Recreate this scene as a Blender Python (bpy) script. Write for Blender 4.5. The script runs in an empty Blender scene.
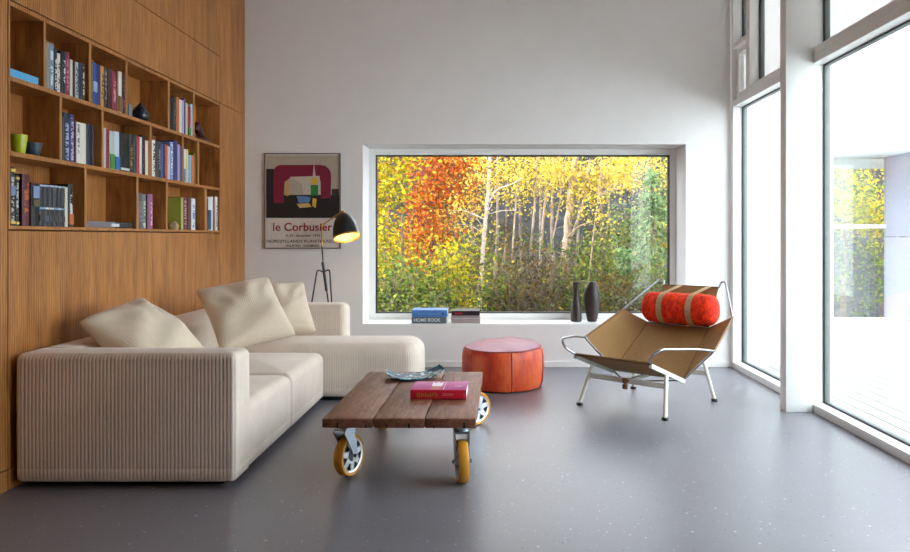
import bpy, bmesh, math, random
import numpy as np
from mathutils import Vector, Matrix
R = random.Random(7)
NP = np.random.default_rng(11)
C = bpy.context.scene.collection
PI = math.pi
F, EYE, U0, V0 = 740.0, 1.15, 493.5, 237.0        # focal length in pixels, eye height, principal point
def W(u, v, Y):                                    # the point at depth Y seen at (u, v)
    return Vector(((u - U0) * Y / F, Y, EYE - (v - V0) * Y / F))
def lin(c):
    return tuple(((x / 255) / 12.92 if x / 255 <= .04045 else ((x / 255 + .055) / 1.055) ** 2.4) for x in c)

# ------------------------------------------------------------------ materials
MC = {}
def mat_new(name):
    m = bpy.data.materials.new(name); m.use_nodes = True
    nt = m.node_tree; nt.nodes.clear()
    out = nt.nodes.new('ShaderNodeOutputMaterial')
    return m, nt, out
def nd(nt, t, **kw):
    n = nt.nodes.new('ShaderNode' + t)
    for k, v in kw.items():
        if k in n.inputs: n.inputs[k].default_value = v
        else: setattr(n, k, v)
    return n
def lk(nt, a, b): nt.links.new(a, b)
def ramp(nt, fac, stops):
    r = nt.nodes.new('ShaderNodeValToRGB')
    e = r.color_ramp.elements
    while len(e) < len(stops): e.new(.5)
    for i, (p, c) in enumerate(stops):
        e[i].position = p; e[i].color = (*c, 1)
    lk(nt, fac, r.inputs['Fac']); return r.outputs['Color']
def princ(nt, out, rough=.5, metal=0, spec=.5, **kw):
    p = nd(nt, 'BsdfPrincipled', Roughness=rough, Metallic=metal)
    p.inputs['Specular IOR Level'].default_value = spec
    for k, v in kw.items(): p.inputs[k].default_value = v
    lk(nt, p.outputs[0], out.inputs[0]); return p
def coords(nt, kind='Object', scale=(1, 1, 1)):
    t = nd(nt, 'TexCoord'); m = nd(nt, 'Mapping'); m.inputs['Scale'].default_value = scale
    lk(nt, t.outputs[kind], m.inputs[0]); return m.outputs[0]
def noise(nt, vec, scale, detail=3, rough=.5, dist=0):
    n = nd(nt, 'TexNoise', Scale=scale, Detail=detail, Roughness=rough, Distortion=dist)
    lk(nt, vec, n.inputs['Vector']); return n.outputs['Fac']
def bump(nt, h, p, strength=.3, dist=.01):
    b = nd(nt, 'Bump', Strength=strength, Distance=dist); lk(nt, h, b.inputs['Height']); lk(nt, b.outputs[0], p.inputs['Normal'])

def plain(name, rgb, rough=.5, metal=0, spec=.5, var=.05, nscale=30, bmp=0, **kw):
    """one colour with a little procedural unevenness"""
    if name in MC: return MC[name]
    m, nt, out = mat_new(name); p = princ(nt, out, rough, metal, spec, **kw)
    c = lin(rgb); f = noise(nt, coords(nt), nscale, 4)
    lk(nt, ramp(nt, f, [(.3, tuple(x * (1 - var) for x in c)), (.7, tuple(min(1, x * (1 + var)) for x in c))]), p.inputs['Base Color'])
    if bmp: bump(nt, f, p, bmp, .004)
    MC[name] = m; return m

def wood_wall():
    m, nt, out = mat_new('oak_veneer'); p = princ(nt, out, .42, 0, .35)
    t = nd(nt, 'TexCoord'); sx = nd(nt, 'SeparateXYZ'); lk(nt, t.outputs['Object'], sx.inputs[0])
    # veneer leaves about 0.3 m wide, each from another part of the log
    d = nd(nt, 'Math', operation='DIVIDE'); lk(nt, sx.outputs['Y'], d.inputs[0]); d.inputs[1].default_value = .31
    fl = nd(nt, 'Math', operation='FLOOR'); lk(nt, d.outputs[0], fl.inputs[0])
    wn = nd(nt, 'TexWhiteNoise', noise_dimensions='1D'); lk(nt, fl.outputs[0], wn.inputs['W'])
    mul = nd(nt, 'Math', operation='MULTIPLY'); lk(nt, wn.outputs['Value'], mul.inputs[0]); mul.inputs[1].default_value = 9
    ad = nd(nt, 'Math', operation='ADD'); lk(nt, sx.outputs['Z'], ad.inputs[0]); lk(nt, mul.outputs[0], ad.inputs[1])
    cb = nd(nt, 'CombineXYZ'); lk(nt, sx.outputs['X'], cb.inputs[0]); lk(nt, sx.outputs['Y'], cb.inputs[1]); lk(nt, ad.outputs[0], cb.inputs[2])
    m1 = nd(nt, 'Mapping'); m1.inputs['Scale'].default_value = (9, 9, 1.3); lk(nt, cb.outputs[0], m1.inputs[0])
    m2 = nd(nt, 'Mapping'); m2.inputs['Scale'].default_value = (90, 90, 6); lk(nt, cb.outputs[0], m2.inputs[0])
    f1 = noise(nt, m1.outputs[0], 1.6, 5, .55, .6); f2 = noise(nt, m2.outputs[0], 1.5, 3, .6)
    wv = nd(nt, 'TexWave', wave_type='BANDS', bands_direction='Y', Scale=2.2, Distortion=7.0, Detail=2.0); wv.inputs['Detail Scale'].default_value = .8
    lk(nt, m1.outputs[0], wv.inputs['Vector'])
    mx = nd(nt, 'Mix', data_type='FLOAT'); mx.inputs[0].default_value = .38; lk(nt, f1, mx.inputs[2]); lk(nt, f2, mx.inputs[3])
    mx2 = nd(nt, 'Mix', data_type='FLOAT'); mx2.inputs[0].default_value = .16; lk(nt, mx.outputs[0], mx2.inputs[2]); lk(nt, wv.outputs['Fac'], mx2.inputs[3])
    col = ramp(nt, mx2.outputs[0], [(.28, lin((110, 66, 33))), (.5, lin((168, 111, 58))), (.72, lin((196, 138, 79)))])
    mm = nd(nt, 'MapRange'); lk(nt, wn.outputs['Value'], mm.inputs[0]); mm.inputs[3].default_value = .93; mm.inputs[4].default_value = 1.07
    hs = nd(nt, 'HueSaturation'); lk(nt, mm.outputs[0], hs.inputs['Value']); lk(nt, col, hs.inputs['Color'])
    lk(nt, hs.outputs[0], p.inputs['Base Color']); bump(nt, f2, p, .08, .003)
    return m
def wood_table():
    m, nt, out = mat_new('reclaimed_plank'); p = princ(nt, out, .5, 0, .4)
    v = coords(nt, 'Object', (14, 1.6, 14)); f1 = noise(nt, v, 2.2, 6, .62, .8); f2 = noise(nt, coords(nt, 'Object', (60, 5, 60)), 2, 3, .6)
    mx = nd(nt, 'Mix', data_type='FLOAT'); mx.inputs[0].default_value = .4; lk(nt, f1, mx.inputs[2]); lk(nt, f2, mx.inputs[3])
    oi = nd(nt, 'ObjectInfo'); mm = nd(nt, 'MapRange'); lk(nt, oi.outputs['Random'], mm.inputs[0]); mm.inputs[3].default_value = .88; mm.inputs[4].default_value = 1.1
    col = ramp(nt, mx.outputs[0], [(.3, lin((70, 42, 31))), (.5, lin((122, 78, 57))), (.72, lin((162, 116, 92)))])
    hs = nd(nt, 'HueSaturation'); lk(nt, mm.outputs[0], hs.inputs['Value']); lk(nt, col, hs.inputs['Color'])
    lk(nt, hs.outputs[0], p.inputs['Base Color']); bump(nt, mx.outputs[0], p, .35, .006)
    return m
def floor_mat():
    m, nt, out = mat_new('polished_terrazzo'); p = princ(nt, out, .36, 0, .8)
    v = coords(nt); f1 = noise(nt, v, 1.1, 6, .6); f2 = noise(nt, v, 55, 3, .7)
    base = ramp(nt, f1, [(.25, lin((110, 109, 115))), (.75, lin((128, 127, 135)))])
    def specks(scale, thr, size, col, cin):
        vo = nd(nt, 'TexVoronoi', feature='F1', Scale=scale); lk(nt, v, vo.inputs['Vector'])
        wn = nd(nt, 'SeparateColor'); lk(nt, vo.outputs['Color'], wn.inputs[0])
        a = nd(nt, 'Math', operation='GREATER_THAN'); lk(nt, wn.outputs[0], a.inputs[0]); a.inputs[1].default_value = thr
        s = nd(nt, 'Math', operation='MULTIPLY'); lk(nt, wn.outputs[1], s.inputs[0]); s.inputs[1].default_value = size
        b = nd(nt, 'Math', operation='LESS_THAN'); lk(nt, vo.outputs['Distance'], b.inputs[0]); lk(nt, s.outputs[0], b.inputs[1])
        k = nd(nt, 'Math', operation='MULTIPLY'); lk(nt, a.outputs[0], k.inputs[0]); lk(nt, b.outputs[0], k.inputs[1])
        mx = nd(nt, 'Mix', data_type='RGBA'); lk(nt, k.outputs[0], mx.inputs[0]); lk(nt, cin, mx.inputs[6]); mx.inputs[7].default_value = (*lin(col), 1)
        return mx.outputs[2]
    c = specks(36, .86, .22, (184, 182, 186), base)
    c = specks(46, .86, .24, (74, 74, 80), c)
    c = specks(80, .84, .32, (160, 158, 162), c)
    mg = nd(nt, 'Mix', data_type='RGBA', blend_type='MULTIPLY'); mg.inputs[0].default_value = .25; lk(nt, c, mg.inputs[6])
    lk(nt, ramp(nt, f2, [(.3, (.7, .7, .7)), (.7, (1, 1, 1))]), mg.inputs[7])
    lk(nt, mg.outputs[2], p.inputs['Base Color'])
    rr = nd(nt, 'MapRange'); lk(nt, f1, rr.inputs[0]); rr.inputs[3].default_value = .28; rr.inputs[4].default_value = .42
    lk(nt, rr.outputs[0], p.inputs['Roughness']); return m
def glass_mat(name, tint, refl=1.0):
    m, nt, out = mat_new(name)
    lw = nd(nt, 'LayerWeight'); pw = nd(nt, 'Math', operation='POWER'); lk(nt, lw.outputs['Facing'], pw.inputs[0]); pw.inputs[1].default_value = 5
    mr = nd(nt, 'MapRange'); lk(nt, pw.outputs[0], mr.inputs[0]); mr.inputs[3].default_value = .04 * refl; mr.inputs[4].default_value = .9 * refl
    t = nd(nt, 'BsdfTransparent'); t.inputs[0].default_value = (*tint, 1)
    g = nd(nt, 'BsdfGlossy', Roughness=0.0)
    mx = nd(nt, 'MixShader'); lk(nt, mr.outputs[0], mx.inputs[0]); lk(nt, t.outputs[0], mx.inputs[1]); lk(nt, g.outputs[0], mx.inputs[2])
    lk(nt, mx.outputs[0], out.inputs[0]); return m
def cord_mat(name, rgb, rib=0):
    m, nt, out = mat_new(name); p = princ(nt, out, .85, 0, .15)
    p.inputs['Sheen Weight'].default_value = .35; p.inputs['Sheen Roughness'].default_value = .4
    c = lin(rgb); v = coords(nt); f = noise(nt, v, 5, 4, .6); g = noise(nt, v, 120, 2)
    mx = nd(nt, 'Mix', data_type='FLOAT'); mx.inputs[0].default_value = .35; lk(nt, f, mx.inputs[2]); lk(nt, g, mx.inputs[3])
    lk(nt, ramp(nt, mx.outputs[0], [(.3, tuple(x * .88 for x in c)), (.7, tuple(min(1, x * 1.08) for x in c))]), p.inputs['Base Color'])
    bump(nt, g, p, .25, .002); return m
def leaf_mat(name, cols, trans=.45):
    m, nt, out = mat_new(name)
    g = nd(nt, 'NewGeometry')
    st = [(i / max(1, len(cols) - 1), lin(c)) for i, c in enumerate(cols)]
    col = ramp(nt, g.outputs['Random Per Island'], st)
    d = nd(nt, 'BsdfDiffuse'); t = nd(nt, 'BsdfTranslucent'); lk(nt, col, d.inputs[0]); lk(nt, col, t.inputs[0])
    mx = nd(nt, 'MixShader'); mx.inputs[0].default_value = trans * .75; lk(nt, d.outputs[0], mx.inputs[1]); lk(nt, t.outputs[0], mx.inputs[2])
    lk(nt, mx.outputs[0], out.inputs[0]); return m
def bark_mat(name, c1, c2, scale=14, stretch=(1, 1, .35), thr=(.42, .58)):
    m, nt, out = mat_new(name); p = princ(nt, out, .8, 0, .2)
    f = noise(nt, coords(nt, 'Object', stretch), scale, 5, .65)
    lk(nt, ramp(nt, f, [(thr[0], lin(c1)), (thr[1], lin(c2))]), p.inputs['Base Color']); bump(nt, f, p, .4, .01); return m
def emit_mat(name, rgb, s):
    m, nt, out = mat_new(name); e = nd(nt, 'Emission', Strength=s); e.inputs[0].default_value = (*lin(rgb), 1)
    lk(nt, e.outputs[0], out.inputs[0]); return m

# ------------------------------------------------------------------ mesh helpers
def box(bm, x0, x1, y0, y1, z0, z1, bev=0, seg=2, mat=0, M=None):
    vs = [bm.verts.new((x, y, z)) for x in (x0, x1) for y in (y0, y1) for z in (z0, z1)]
    fs = [bm.faces.new([vs[i] for i in q]) for q in ((0, 1, 3, 2), (4, 6, 7, 5), (0, 4, 5, 1), (2, 3, 7, 6), (0, 2, 6, 4), (1, 5, 7, 3))]
    for f in fs: f.material_index = mat
    if bev:
        es = list({e for f in fs for e in f.edges})
        r = bmesh.ops.bevel(bm, geom=es, offset=bev, segments=seg, affect='EDGES', profile=.5)
        for f in r['faces']: f.material_index = mat
        vs = list({v for f in r['faces'] for v in f.verts} | {v for v in vs if v.is_valid})
    if M is not None: bmesh.ops.transform(bm, matrix=M, verts=[v for v in vs if v.is_valid])
def tube(bm, pts, r, n=10, mat=0, closed=False, caps=True):
    pts = [Vector(p) for p in pts]; k = len(pts)
    rs = r if isinstance(r, (list, tuple)) else [r] * k
    up = None; rings = []
    for i, p in enumerate(pts):
        a = pts[(i - 1) % k] if (closed or i > 0) else p
        b = pts[(i + 1) % k] if (closed or i < k - 1) else p
        t = (b - a).normalized()
        if up is None: up = Vector((0, 0, 1)) if abs(t.z) < .9 else Vector((1, 0, 0))
        up = (up - t * up.dot(t)).normalized(); s = t.cross(up)
        rings.append([bm.verts.new(p + (up * math.cos(q) + s * math.sin(q)) * rs[i]) for q in (2 * PI * j / n for j in range(n))])
    for i in range(k if closed else k - 1):
        A, B = rings[i], rings[(i + 1) % k]
        for j in range(n):
            f = bm.faces.new((A[j], A[(j + 1) % n], B[(j + 1) % n], B[j])); f.material_index = mat
    if caps and not closed:
        for q, rev in ((rings[0], True), (rings[-1], False)):
            f = bm.faces.new(list(reversed(q)) if rev else q); f.material_index = mat
def spline(pts, n=8):
    """Catmull-Rom through the points"""
    P = [Vector(p) for p in pts]; P = [2 * P[0] - P[1]] + P + [2 * P[-1] - P[-2]]; o = []
    for i in range(1, len(P) - 2):
        for j in range(n):
            t = j / n; a, b, c, d = P[i - 1:i + 3]
            o.append(.5 * ((2 * b) + (c - a) * t + (2 * a - 5 * b + 4 * c - d) * t * t + (3 * b - a - 3 * c + d) * t ** 3))
    o.append(P[-2]); return o
def fillet(pts, r, n=6):
    """polyline with its inner corners rounded"""
    P = [Vector(p) for p in pts]; o = [P[0]]
    for i in range(1, len(P) - 1):
        a, b, c = P[i - 1:i + 2]; d = min(r, (a - b).length * .45, (c - b).length * .45)
        p, q = b + (a - b).normalized() * d, b + (c - b).normalized() * d
        for j in range(n + 1):
            t = j / n; o.append(p * (1 - t) ** 2 + b * 2 * t * (1 - t) + q * t * t)
    o.append(P[-1]); return o
def lathe(bm, prof, n=32, o=(0, 0, 0), M=None, mat=0):
    rings = []; new = []
    for r, z in prof:
        if r < 1e-6: q = [bm.verts.new((o[0], o[1], o[2] + z))]
        else: q = [bm.verts.new((o[0] + r * math.cos(2 * PI * j / n), o[1] + r * math.sin(2 * PI * j / n), o[2] + z)) for j in range(n)]
        rings.append(q); new += q
    for A, B in zip(rings, rings[1:]):
        for j in range(n):
            q = []
            for v in (A[j % len(A)], A[(j + 1) % len(A)], B[(j + 1) % len(B)], B[j % len(B)]):
                if v not in q: q.append(v)
            if len(q) > 2: bm.faces.new(q).material_index = mat
    if M is not None: bmesh.ops.transform(bm, matrix=M, verts=new)
def prism(bm, pts, h0, h1, axis='z', mat=0, M=None):
    """polygon extruded along an axis; pts 2-D"""
    def mk(p, h): return {'z': (p[0], p[1], h), 'y': (p[0], h, p[1]), 'x': (h, p[0], p[1])}[axis]
    a = [bm.verts.new(mk(p, h0)) for p in pts]; b = [bm.verts.new(mk(p, h1)) for p in pts]; n = len(pts)
    fs = [bm.faces.new(a[::-1]), bm.faces.new(b)] + [bm.faces.new((a[i], a[(i + 1) % n], b[(i + 1) % n], b[i])) for i in range(n)]
    for f in fs: f.material_index = mat
    if M is not None: bmesh.ops.transform(bm, matrix=M, verts=a + b)
def obj(name, bm, mats, parent=None, smooth=35, fix=True):
    if fix: bmesh.ops.recalc_face_normals(bm, faces=bm.faces[:])
    me = bpy.data.meshes.new(name); bm.to_mesh(me); bm.free()
    for m in (mats if isinstance(mats, (list, tuple)) else [mats]): me.materials.append(m)
    if smooth:
        me.polygons.foreach_set('use_smooth', [True] * len(me.polygons)); me.set_sharp_from_angle(angle=math.radians(smooth))
    o = bpy.data.objects.new(name, me); C.objects.link(o)
    if parent: o.parent = parent
    return o
def tag(o, label=None, cat=None, group=None, kind=None):
    for k, v in (('label', label), ('category', cat), ('group', group), ('kind', kind)):
        if v: o[k] = v
    return o
def thing(name, label, cat, loc=(0, 0, 0), rz=0, group=None):
    o = bpy.data.objects.new(name, None); o.empty_display_size = .1; C.objects.link(o)
    o.location = loc; o.rotation_euler = (0, 0, rz); return tag(o, label, cat, group)
def structure(name, bm, m, parent=None, smooth=35):
    o = obj(name, bm, m, parent, smooth)
    if not parent: o['kind'] = 'structure'
    return o
def B(): return bmesh.new()
def text_obj(name, body, width, m, parent, M, height=None, extrude=.0006, bold=0):
    """lettering as a mesh: flat letters in the local xy plane, scaled to a width, then placed by M"""
    cu = bpy.data.curves.new('lettering', 'FONT'); cu.body = body; cu.size = 1; cu.extrude = 0; cu.offset = bold; cu.align_x = 'LEFT'; cu.resolution_u = 4
    t = bpy.data.objects.new('lettering', cu); C.objects.link(t)
    bpy.context.view_layer.update()
    me = bpy.data.meshes.new_from_object(t.evaluated_get(bpy.context.evaluated_depsgraph_get()))
    bpy.data.objects.remove(t); bpy.data.curves.remove(cu)
    bm = B(); bm.from_mesh(me); bpy.data.meshes.remove(me)
    xs = [v.co.x for v in bm.verts]; ys = [v.co.y for v in bm.verts]
    sx = width / (max(xs) - min(xs)); sy = (height / (max(ys) - min(ys))) if height else sx
    x0, y0 = min(xs), min(ys)
    r = bmesh.ops.extrude_face_region(bm, geom=bm.faces[:])
    for v in bm.verts: v.co = Vector(((v.co.x - x0) * sx, (v.co.y - y0) * sy, 0))
    for v in [g for g in r['geom'] if isinstance(g, bmesh.types.BMVert)]: v.co.z = extrude
    bmesh.ops.transform(bm, matrix=M, verts=bm.verts[:])
    return obj(name, bm, m, parent, smooth=0)

# ------------------------------------------------------------------ shared materials
M_white = plain('white_paint', (232, 230, 228), .7, 0, .3, .015, 6)
M_frame = plain('white_lacquer', (236, 236, 233), .4, 0, .4, .01, 8)
M_trimgrey = plain('light_grey_lacquer', (205, 204, 200), .4, 0, .4, .01, 8)
M_gasket = plain('black_gasket', (24, 26, 30), .5)
M_spacer = plain('grey_spacer_bar', (126, 134, 132), .5)
M_oak = wood_wall(); M_floor = floor_mat(); M_plank = wood_table()
M_glass = glass_mat('window_glass', (.93, .95, .94)); M_glass_view = glass_mat('coated_window_glass', (.80, .80, .80))
M_steel = plain('stainless_steel', (164, 164, 168), .24, 1, .5, .04)
M_zinc = plain('zinc_plated_steel', (172, 182, 190), .3, 1, .5, .08)
M_alu = plain('cast_aluminium', (205, 207, 210), .35, .9, .5, .05)
def blind_mat():
    m, nt, out = mat_new('screen_fabric'); d = nd(nt, 'BsdfDiffuse'); t = nd(nt, 'BsdfTranslucent')
    t.inputs[0].default_value = (.20, .195, .20, 1); d.inputs[0].default_value = (.5, .49, .5, 1)
    v = coords(nt, 'Object', (0, 1, 0)); wv = nd(nt, 'TexWave', wave_type='BANDS', bands_direction='Y', Scale=1.3, Distortion=0); lk(nt, v, wv.inputs['Vector'])
    lk(nt, ramp(nt, wv.outputs['Fac'], [(0, (.36, .345, .34)), (.02, (.41, .395, .385))]), t.inputs[0])
    a = nd(nt, 'AddShader'); lk(nt, d.outputs[0], a.inputs[0]); lk(nt, t.outputs[0], a.inputs[1]); lk(nt, a.outputs[0], out.inputs[0]); return m
M_blind = blind_mat()
M_black = plain('black_metal', (18, 18, 22), .38)
M_brass = plain('brass', (190, 140, 60), .3, .9)
M_paper = plain('book_paper', (224, 216, 200), .85, 0, .1, .08, 200)
M_cord = cord_mat('sofa_corduroy', (222, 208, 193)); M_cord2 = cord_mat('pillow_corduroy', (214, 198, 175))
# ------------------------------------------------------------------ the setting
XL, XR, YB, YF, ZC = -2.198, 2.10, 6.546, -2.6, 3.75
WX0, WX1, WZ0, WZ1, YG = -1.157, 1.701, .381, 1.971, 6.90
b = B(); box(b, XL - .3, XR + .14, YF - .2, 7.05, -.25, 0); structure('floor', b, M_floor)
b = B(); box(b, XL - .3, XR + .30, YF - .2, 7.05, ZC, ZC + .3); structure('ceiling', b, M_white)
b = B()
box(b, XL - .3, WX0, YB, 7.02, 0, ZC); box(b, WX1, 2.10, YB, 7.02, 0, ZC)
box(b, WX0, WX1, YB, 7.02, 0, WZ0); box(b, WX0, WX1, YB, 7.02, WZ1, ZC)
structure('wall_back', b, M_white)
b = B(); box(b, XL - .3, XR + .14, YF - .2, YF, 0, ZC); structure('wall_front', b, M_white)
b = B(); box(b, XL, 2.09, YB - .014, YB, 0, .053, .002, 1); structure('baseboard_back', b, M_frame)
# oak panelling: backing plus veneered panels with shadow gaps; the bookcase niche stays open
b = B()
SY0, SY1, SZ0, SZ1 = 3.35, 5.947, 1.181, 2.229
g, th = .0025, .02
box(b, XL - .3, XL - .22, YF, YB, 0, ZC)
def panel(y0, y1, z0, z1): box(b, XL - th, XL, y0 + g, y1 - g, z0 + g, z1 - g, .0012, 1)
ys = [YF, -.4, 1.5, SY0, SY1, YB]
for y0, y1 in zip(ys, ys[1:]):
    panel(y0, y1, 0, .098)
    if y0 == SY0:
        panel(y0, y1, .098, SZ0); panel(y0, y1, SZ1, 2.60); panel(y0, y1, 2.60, ZC)
    elif y0 == SY1:
        panel(y0, y1, .098, SZ1); panel(y0, y1, SZ1, ZC)
    else:
        panel(y0, y1, .098, SZ1); panel(y0, y1, SZ1, 2.60); panel(y0, y1, 2.60, ZC)
structure('wall_left', b, M_oak)
# the dark backing seen in the shadow gaps
b = B()
box(b, XL - .05, XL - th, YF, SY0, 0, ZC); box(b, XL - .05, XL - th, SY1, YB, 0, ZC)
box(b, XL - .05, XL - th, SY0, SY1, 0, SZ0); box(b, XL - .05, XL - th, SY0, SY1, SZ1, ZC)
structure('trim_1', b, plain('dark_backing', (46, 30, 18), .8))

# picture window in the back wall
b = B()
fw = .056
for x0, x1, z0, z1 in ((WX0, WX0 + fw, WZ0, WZ1), (WX1 - fw, WX1, WZ0, WZ1), (WX0 + fw, WX1 - fw, WZ0, WZ0 + fw), (WX0 + fw, WX1 - fw, WZ1 - fw, WZ1)):
    box(b, x0, x1, YG, YG + .09, z0, z1, .002, 1)
win = structure('window_1', b, M_frame)
b = B(); gk = .010
for x0, x1, z0, z1 in ((WX0 + fw, WX0 + fw + gk, WZ0 + fw, WZ1 - fw), (WX1 - fw - gk, WX1 - fw, WZ0 + fw, WZ1 - fw), (WX0 + fw, WX1 - fw, WZ0 + fw, WZ0 + fw + gk), (WX0 + fw, WX1 - fw, WZ1 - fw - gk, WZ1 - fw)):
    box(b, x0, x1, YG + .012, YG + .07, z0, z1)
obj('gasket', b, M_gasket, win)
b = B(); box(b, WX0 + fw + gk, WX1 - fw - gk, YG + .03, YG + .05, WZ0 + fw + gk, WZ1 - fw - gk); obj('pane', b, M_glass_view, win, 0)
# sill board of the niche
b = B(); box(b, WX0, WX1, YB - .004, YG, WZ0 - .02, WZ0 + .001, .001, 1); structure('trim_2', b, M_frame)

# facade on the right: bays of glass between white posts
GX = 2.188
def bay(k, y0, y1, z0, z1, jl=.055, jr=.055, rail=.053, head=.055):
    """one glazed bay: aluminium frame with its gasket and pane"""
    b = B()
    box(b, XR, XR + .14, y0, y0 + jl, z0, z1, .002, 1); box(b, XR, XR + .14, y1 - jr, y1, z0, z1, .002, 1)
    box(b, XR, XR + .14, y0 + jl, y1 - jr, z0, z0 + rail, .002, 1); box(b, XR, XR + .14, y0 + jl, y1 - jr, z1 - head, z1, .002, 1)
    w = structure('window_%d' % k, b, M_frame)
    a0, a1, c0, c1 = y0 + jl, y1 - jr, z0 + rail, z1 - head
    b = B()
    for p0, p1, q0, q1 in ((a0, a0 + gk, c0, c1), (a1 - gk, a1, c0, c1), (a0, a1, c0, c0 + gk), (a0, a1, c1 - gk, c1)):
        box(b, GX - .008, GX + .002, p0, p1, q0, q1)
    obj('gasket', b, M_gasket, w)
    b = B()
    for p0, p1, q0, q1 in ((a0, a0 + gk, c0, c1), (a1 - gk, a1, c0, c1), (a0, a1, c0, c0 + gk), (a0, a1, c1 - gk, c1)):
        box(b, GX + .0025, GX + .035, p0, p1, q0, q1)
    obj('spacer', b, M_spacer, w)
    b = B(); box(b, GX + .004, GX + .024, a0 + gk, a1 - gk, c0 + gk, c1 - gk); obj('pane', b, M_glass, w, 0)
    if z0 >= ZT:
        b = B(); box(b, GX + .040, GX + .042, a0 + .002, a1 - .002, c0 + .002, c1 - .002); obj('screen_blind', b, M_blind, w, 0)
    return w
ZT = 2.345
bay(2, 4.95, YB, 0, ZT)                                  # far bay, below the transom
bay(3, 4.95, 6.13, ZT, ZC, rail=.05)                     # far bay above, wide light
bay(4, 6.13, YB, 2.80, ZC, jl=.03, rail=.04)             # narrow light in the corner
# opening vent below the narrow light
b = B()
box(b, XR, XR + .14, 6.13, 6.16, ZT, 2.80, .002, 1); box(b, XR, XR + .14, YB - .055, YB, ZT, 2.80, .002, 1)
w = structure('window_5', b, M_frame)
b = B(); vy0, vy1, vz0, vz1 = 6.165, YB - .06, ZT + .012, 2.788
for y0, y1, z0, z1 in ((vy0, vy0 + .05, vz0, vz1), (vy1 - .05, vy1, vz0, vz1), (vy0 + .05, vy1 - .05, vz0, vz0 + .05), (vy0 + .05, vy1 - .05, vz1 - .05, vz1)):
    box(b, XR + .03, XR + .09, y0, y1, z0, z1, .004, 1)
s = obj('sash', b, M_frame, w)
b = B(); box(b, XR + .055, XR + .07, vy0 + .05, vy1 - .05, vz0 + .05, vz1 - .05); obj('pane', b, M_glass, s, 0)
b = B(); box(b, XR + .085, XR + .087, vy0 + .052, vy1 - .052, vz0 + .052, vz1 - .052); obj('screen_blind', b, M_blind, s, 0)
b = B(); box(b, XR, XR + .14, YF, 1.75, 0, ZC); structure('wall_right', b, M_white)
for k, (y0, y1) in enumerate(((1.75, 4.95),)):
    bay(6 + 2 * k, y0, y1, 0, ZT); bay(7 + 2 * k, y0, y1, ZT, ZC, rail=.05)
for k, y in enumerate((4.90, 1.72)):              # flat white posts in front of the joints
    b = B(); box(b, 1.915, XR, y - .05, y + .05, 0, ZC, .006, 2); structure('trim_%d' % (3 + k), b, M_frame)

# ------------------------------------------------------------------ outside: terrace and the white wing beyond it
M_ext = plain('white_render', (240, 240, 238), .8, 0, .2, .01, 4)
M_clad = plain('lavender_cladding', (188, 188, 206), .6, 0, .3, .03, 3)
M_deck = plain('weathered_deck', (158, 156, 150), .75, 0, .25, .1, 14, .2)
b = B(); x = XR + .145
while x < 6.9:
    box(b, x, x + .115, YF - .5, 6.74, -.05, -.02, .003, 1); x += .122
structure('floor_terrace', b, M_deck)
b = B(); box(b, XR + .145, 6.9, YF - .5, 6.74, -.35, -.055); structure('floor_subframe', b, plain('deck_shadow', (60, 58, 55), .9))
b = B()                                                   # white wing: side wall, upper storey, plinth
box(b, XR + .0, 3.10, 7.03, 7.6, -.35, 4.1); box(b, 3.10, 9.0, 6.90, 9.0, 1.98, 4.1)
box(b, XR + .0, 3.10, 6.75, 7.03, -.35, 4.1)
structure('wall_terrace', b, M_ext)
b = B(); box(b, 3.10, 9.0, 6.745, 7.75, -.35, .31, .004, 1); structure('trim_8', b, M_ext)
b = B()
box(b, 4.09, 4.25, 6.98, 7.75, .31, 1.148, .003, 1); box(b, 4.09, 4.25, 6.98, 7.75, 1.154, 1.98, .003, 1)
structure('wall_cladding', b, M_clad)
t = thing('glass_screen', 'glass screen with white handrail beside the lavender wall outside', 'screen', (3.6, 7.70, .31))
b = B(); box(b, -.48, .48, -.02, .02, .93, .97, .004, 1); obj('handrail', b, M_frame, t)
b = B(); box(b, -.48, .48, -.006, .006, .0, .93); obj('pane', b, M_glass, t, 0)
b = B(); box(b, -.48, .48, -.006, .006, .97, 1.66); obj('pane', b, M_glass, t, 0)
for x in (-.47,):
    b = B(); box(b, x - .012, x + .012, -.015, .015, 0, 1.66, .002, 1); obj('post', b, M_frame, t)

# ------------------------------------------------------------------ built-in bookcase
XS = XL - .19                                             # inner face of its back
ZR = {1: (1.884, 2.204), 2: (1.542, 1.862), 3: (1.202, 1.520)}
def yu(u, x=XL): return F * x / (u - U0)
bc = thing('bookcase', 'oak bookcase of open compartments built into the panelled wall', 'bookcase', (XL, SY0, SZ0))
def bco(name, y0, y1, z0, z1, x0=XS, x1=XL):
    b = B(); box(b, x0 - XL, x1 - XL, y0 - SY0, y1 - SY0, z0 - SZ0, z1 - SZ0, .0012, 1); return obj(name, b, M_oak, bc)
e = .004
bco('back_panel', SY0 + e, SY1 - e, SZ0 + e, SZ1 - e, XS - .012, XS)
FY0, FY1 = yu(10.4), yu(219.6)
bco('frame_board', SY0 + e, FY0, SZ0 + e, SZ1 - e); bco('frame_board', FY1, SY1 - e, SZ0 + e, SZ1 - e)
bco('frame_board', FY0, FY1, SZ0 + e, 1.202); bco('frame_board', FY0, FY1, 2.204, SZ1 - e)
bco('shelf', FY0, FY1, 1.520, 1.542); bco('shelf', FY0, FY1, 1.862, 1.884)
for row, dv in ((1, ((43.9, 46.4), (89.1, 91.6), (125.8, 127.9), (168.1, 170), (193.2, 195))),
                (2, ((59.9, 62.3), (101.9, 104), (150.1, 152.2), (182.3, 184.2), (197.7, 199.4))),
                (3, ((84.8, 87), (136.7, 138.8), (166.1, 168.1), (205, 207)))):
    for a, c in dv: bco('divider', yu(a), yu(c), *ZR[row], x1=XL - .001)

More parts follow.
